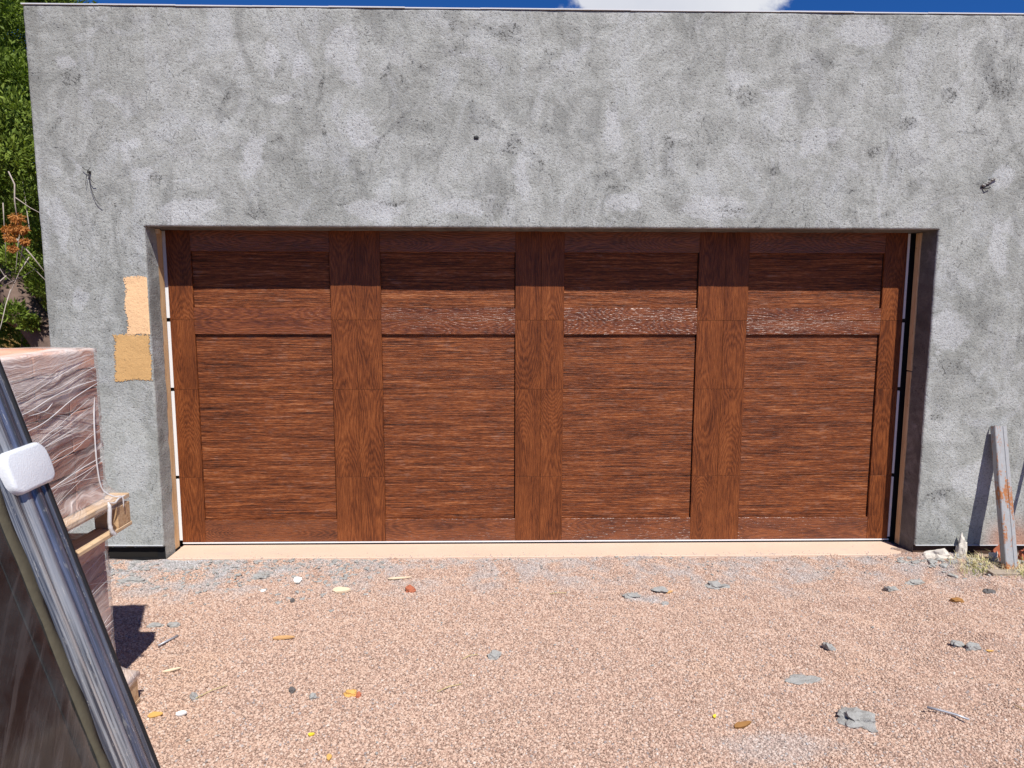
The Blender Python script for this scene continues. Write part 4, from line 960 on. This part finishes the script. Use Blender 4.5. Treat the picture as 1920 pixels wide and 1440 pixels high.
# foam sleeve round the frame
bm = bmesh.new(); hu, hv, hw = .098, .067, .026
q = bmesh.ops.create_cube(bm, size=1.0)
for v in bm.verts: v.co = Vector((v.co.x*2*hu, v.co.y*2*hv, v.co.z*2*hw))
ed = [e for e in bm.edges if abs((e.verts[0].co-e.verts[1].co).z) > .01]
bmesh.ops.bevel(bm, geom=ed, offset=.038, segments=5, affect='EDGES', profile=.5)
ed = [e for e in bm.edges if len(e.link_faces) == 2 and e.calc_face_angle(0) > .9 and abs(e.verts[0].co.z) > .02]
bmesh.ops.bevel(bm, geom=ed, offset=.014, segments=3, affect='EDGES', profile=.5)
bmesh.ops.subdivide_edges(bm, edges=bm.edges[:], cuts=1, use_grid_fill=True)
for v in bm.verts:
    v.co.z += .003*mn.noise(v.co*22); u = v.co.x+v.co.y*.05; v.co = UV(.062+u, 1.076+v.co.y+v.co.x*-.03, -.002+v.co.z)
me = bpy.data.meshes.new('foam_pad'); bm.to_mesh(me); bm.free(); me.polygons.foreach_set('use_smooth', [True]*len(me.polygons))
n = mat('white_foam'); c = n.mix(n.noise(n.pos, 16, 4, .6), (.68, .72, .78), (.80, .82, .85))
M_FOAM = fin(n, c, .38, n.bump(n.math('ADD', n.noise(n.pos, 55, 4, .6), n.voro(n.pos, 190)), .18, .003), .5, 0, .3, .2)
link('foam_pad', me, M_FOAM, unit)
# loose film fringe along the far edge
n = mat('loose_film'); s = n.sep(n.pos)
f = n.math('ADD', .16, n.math('MULTIPLY', n.smooth(n.noise(n.scale(n.pos, (40, 90, 3)), 1.0, 4, .6), .45, .65), .45))
tr = n.new('ShaderNodeBsdfTransparent'); mx = n.new('ShaderNodeMixShader'); fin(n, (.74, .77, .82), .2, n.bump(n.noise(n.pos, 40, 3), .5, .004), .6)
n.put(mx.inputs[0], f); n.l.new(tr.outputs[0], mx.inputs[1]); n.l.new(n.b.outputs[0], mx.inputs[2]); n.l.new(mx.outputs[0], n.out.inputs[0]); M_LOOSE = n.m
Q = np.zeros((70, 7, 3))
for i in range(70):
    v = .15+(VT-.2)*i/69
    wd = .030+.016*nz(v*5, 1)+(.014 if v > .9 else 0)
    for j in range(7):
        t = j/6; Q[i, j] = UV(-.004-wd*t*1.25, v, -.010-.020*t+.007*nz(v*9, t*3, 2))
link('loose_film', grid_mesh('loose_film', Q), M_LOOSE, unit)

# ------------------------------------------------------------------ trees and shrubs behind the left corner
def leaf_mat(name, c0, c1, c2):
    n = mat(name)
    at = n.new('ShaderNodeAttribute', attribute_name='tone')
    c = n.ramp(at.outputs['Fac'], [(0, c0), (.5, c1), (1, c2)])
    n.put(n.b.inputs['Base Color'], c); n.put(n.b.inputs['Roughness'], .65); n.put(n.b.inputs['Specular IOR Level'], .25)
    tl = n.new('ShaderNodeBsdfTranslucent'); n.put(tl.inputs[0], n.scale(c, (1.3, 1.4, .7))); mx = n.new('ShaderNodeMixShader'); mx.inputs[0].default_value = .28
    n.l.new(n.b.outputs[0], mx.inputs[1]); n.l.new(tl.outputs[0], mx.inputs[2]); n.l.new(mx.outputs[0], n.out.inputs[0])
    return n.m
M_JUN = leaf_mat('juniper_foliage', (.070, .110, .015), (.155, .225, .032), (.265, .335, .058))
M_DEAD = leaf_mat('dead_foliage', (.34, .13, .03), (.52, .22, .06), (.62, .32, .11))
M_SHRUB = leaf_mat('shrub_foliage', (.07, .09, .025), (.16, .16, .05), (.28, .22, .09))
M_SHRUBO = leaf_mat('dry_shrub_foliage', (.20, .15, .05), (.34, .23, .08), (.44, .24, .10))
M_BARK = plain('juniper_bark', (.15, .105, .085), .95, .1, var=.45, scale=18, bump=1.0)
M_BARE = plain('bare_branch', (.40, .34, .30), .9, .1, var=.3, scale=30)
def sprays(cen, rad, count, L, Wd, droop=.0, upb=.5):
    """leaf-sized blades in clumps; cen (k,3), rad (k,)"""
    k = rng.integers(0, len(cen), count); d = rng.normal(size=(count, 3)); d /= np.linalg.norm(d, axis=1)[:, None]
    r = rng.random(count)**.45
    p = cen[k]+d*(rad[k]*r)[:, None]*np.array([1, 1, .85])
    dr = d+rng.normal(size=(count, 3))*.55+np.array([0, 0, upb]); dr /= np.linalg.norm(dr, axis=1)[:, None]
    sd_ = np.cross(dr, rng.normal(size=(count, 3))); sd_ /= np.linalg.norm(sd_, axis=1)[:, None]
    l = L*rng.uniform(.6, 1.35, count)[:, None]; w_ = Wd*rng.uniform(.7, 1.3, count)[:, None]
    V = np.stack([p-sd_*w_*.5, p+dr*l*.45-sd_*w_*.0+sd_*w_*.6, p+dr*l, p+dr*l*.45-sd_*w_*.6], 1).reshape(-1, 3)
    tone = np.clip(.5+.22*rng.normal(size=count)+.25*(rng.random(len(cen))-.5)[k], 0, 1)
    return V, tone
def foliage(name, V, tone, m, parent=None):
    me = quads(name, V, len(V)//4); a = me.attributes.new('tone', 'FLOAT', 'FACE'); a.data.foreach_set('value', tone.astype(np.float32))
    return link(name, me, m, parent)
# big juniper
jt = empty('juniper_tree', (-3.9, 2.0, -.03), 'tall bright green juniper with dark gaps standing behind the left corner of the garage', 'tree')
V, F = tube_geo([(-3.9, 2.0, .0), (-4.12, 2.0, .62), (-4.5, 2.0, 1.27), (-4.82, 2.05, 1.72), (-5.35, 2.5, 2.3), (-5.7, 2.9, 3.2), (-5.9, 3.1, 4.4)], [.20, .17, .145, .135, .11, .08, .04], 12)
V2, F2 = tube_geo([(-4.8, 2.7, 1.2), (-5.3, 2.4, 1.6), (-6.2, 2.2, 1.75)], [.09, .07, .04], 9)
Vt, Ft = join_geo([(V, F), (V2, F2)])
link('trunk', mesh('trunk', Vt, Ft, True), M_BARK, jt)
cl = []; rd = []
for k in range(520):
    a = rng.uniform(0, 6.28); zc = rng.uniform(1.75, 5.7)
    prof_ = 1.75*math.sin(min(1, max(.18, (6.2-zc)/3.4))*math.pi*.5)
    rr_ = prof_*rng.uniform(.35, 1.0)**.5
    x, y = -5.75+math.cos(a)*rr_, 3.0+math.sin(a)*rr_*.9
    if x > -3.35 and y < 7.3: continue
    cl.append((x, y, zc)); rd.append(rng.uniform(.13, .30))
# lower fringe sprays hanging beside the wall corner
for (sl, y, z, r) in ((-.660, 1.3, 2.85, .20), (-.635, 1.6, 2.55, .17), (-.650, 1.4, 3.2, .24), (-.665, 1.5, 2.02, .13), (-.632, 1.9, 1.78, .11), (-.675, 1.3, 1.55, .10), (-.640, 1.7, 2.25, .12), (-.67, 2.2, 3.6, .3), (-.655, 1.8, 1.45, .08)):
    cl.append((CAM.x+sl*(y-CAM.y), y, z)); rd.append(r)
for k in range(110):
    cl.append((rng.uniform(-6.9, -5.2), rng.uniform(2.2, 3.8), rng.uniform(3.0, 5.6))); rd.append(rng.uniform(.2, .4))
for k in range(34):
    cl.append((rng.uniform(-5.75, -4.98), rng.uniform(2.8, 3.3), rng.uniform(4.4, 5.3))); rd.append(rng.uniform(.12, .26))
for k in range(75):
    cl.append((rng.uniform(-5.6, -4.45), rng.uniform(.2, 1.5), rng.uniform(2.7, 4.3))); rd.append(rng.uniform(.16, .34))
cl = np.array(cl); rd = np.array(rd)
Vj, tj = sprays(cl, rd, 280000, .052, .015)
foliage('crown', Vj, tj, M_JUN, jt)
# dead orange clump and bare twigs on it
dc = np.array([(-3.965, .8, 2.13), (-3.90, .8, 2.27), (-3.87, .8, 2.19), (-3.93, .82, 2.20), (-3.955, .8, 2.05), (-3.86, .8, 2.10), (-3.99, .8, 2.19)]); drd = np.array([.045, .045, .035, .045, .025, .025, .028])
Vd, td = sprays(dc, drd, 2200, .024, .006, upb=-1.0)
o = foliage('dead_spray', Vd, td, M_DEAD, jt); o['label'] = 'hanging dead orange foliage'
tw = []
for k in range(11):
    yb = .85+rng.uniform(-.05, .7); b0 = Vector((CAM.x+rng.uniform(-.69, -.64)*(yb-CAM.y), yb, rng.uniform(1.5, 2.5)))
    d_ = Vector((rng.uniform(-.6, .7), rng.uniform(-.3, .2), rng.uniform(-.9, .5))).normalized(); L = rng.uniform(.2, .55)
    pts = [b0+d_*L*t+Vector((.03*nz(k, t*3), .02*nz(k, t*3, 4), .05*nz(k*3, t*2, 1))) for t in (0, .33, .66, 1)]
    tw.append(tube_geo(pts, [.0045, .0035, .0025, .0012], 5))
tw.append(tube_geo([(-3.97, .85, 2.62), (-3.90, .8, 2.52), (-3.91, .8, 2.40), (-3.90, .8, 2.22)], [.005, .005, .005, .003], 6))
tw.append(tube_geo([(-3.92, .8, 2.12), (-3.82, .8, 2.00), (-3.72, .8, 1.86)], [.006, .005, .003], 5))
for v_, f_ in tw: link('bare_twig', mesh('bare_twig', v_, f_, True), M_BARE, jt)

# background junipers and desert shrubs
for i, (x, y, h_, w_, lab) in enumerate([(-15.5, 19.0, 5.2, 2.1, 'nearer of the background junipers seen under the big juniper crown'),
                                         (-25.0, 33.0, 6.5, 3.2, 'distant rounded juniper on the red ground'),
                                         (-9.6, 9.6, 5.6, 1.9, 'dark juniper right behind the garage corner'),
                                         (-7.3, 5.9, 5.2, 1.5, 'full juniper close behind the big one, filling its gaps'),
                                         (-20.5, 25.0, 5.5, 2.4, 'background juniper between the other two distant ones')]):
    t = empty('juniper_tree', (x, y, -.03), lab, 'tree', 'junipers on the land behind the garage')
    V, F = tube_geo([(x, y, -.03), (x+.15, y, h_*.3), (x-.1, y, h_*.7)], [.16, .12, .05], 8); link('trunk', mesh('trunk', V, F, True), M_BARK, t)
    a = rng.uniform(0, 6.28, 90); zc = rng.uniform(.16, .95, 90)*h_; rr_ = w_*np.sqrt(rng.random(90))*np.sin(np.clip((h_*1.05-zc)/h_*1.5, .2, 1.57))
    cc = np.stack([x+np.cos(a)*rr_, y+np.sin(a)*rr_, zc], 1)
    Vb, tb = sprays(cc, rng.uniform(.2, .5, 90), 26000, .10, .035); foliage('crown', Vb, tb, M_JUN, t)
shr = [(-8.4, 8.2, .75, .7, 0), (-9.8, 9.4, .9, .8, 1), (-10.6, 11.6, 1.0, 1.0, 0), (-12.4, 13.2, .9, 1.0, 1), (-11.2, 14.6, 1.1, .9, 0), (-15.0, 15.8, 1.1, 1.1, 1), (-14.2, 18.0, .9, 1.0, 0), (-17.5, 20.5, 1.1, 1.3, 1), (-7.2, 7.4, .55, .5, 1), (-19.0, 27.5, 1.2, 1.4, 0)]
labs = ['olive desert shrub nearest the garage corner', 'dry orange brush beside the nearest olive shrub', 'rounded olive shrub behind the dry brush', 'wide straw coloured bush in mid distance', 'taller olive shrub in mid distance', 'large dry bush left of the tall olive shrub',
        'low green shrub below the background junipers', 'broad tan bush before the distant junipers', 'small orange tuft low beside the wrapped pallets', 'farthest green shrub on the red ground']
for (x, y, h_, w_, t_), lab in zip(shr, labs):
    a = rng.uniform(0, 6.28, 40); zc = rng.uniform(.1, .85, 40)*h_; rr_ = w_*np.sqrt(rng.random(40))
    cc = np.stack([x+np.cos(a)*rr_, y+np.sin(a)*rr_, zc], 1)
    Vb, tb = sprays(cc, rng.uniform(.1, .24, 40), 7000, .07, .02, upb=.8)
    tag(foliage('desert_shrub', Vb, tb, M_SHRUBO if t_ else M_SHRUB), lab, 'shrub', 'shrubs on the land behind the garage')
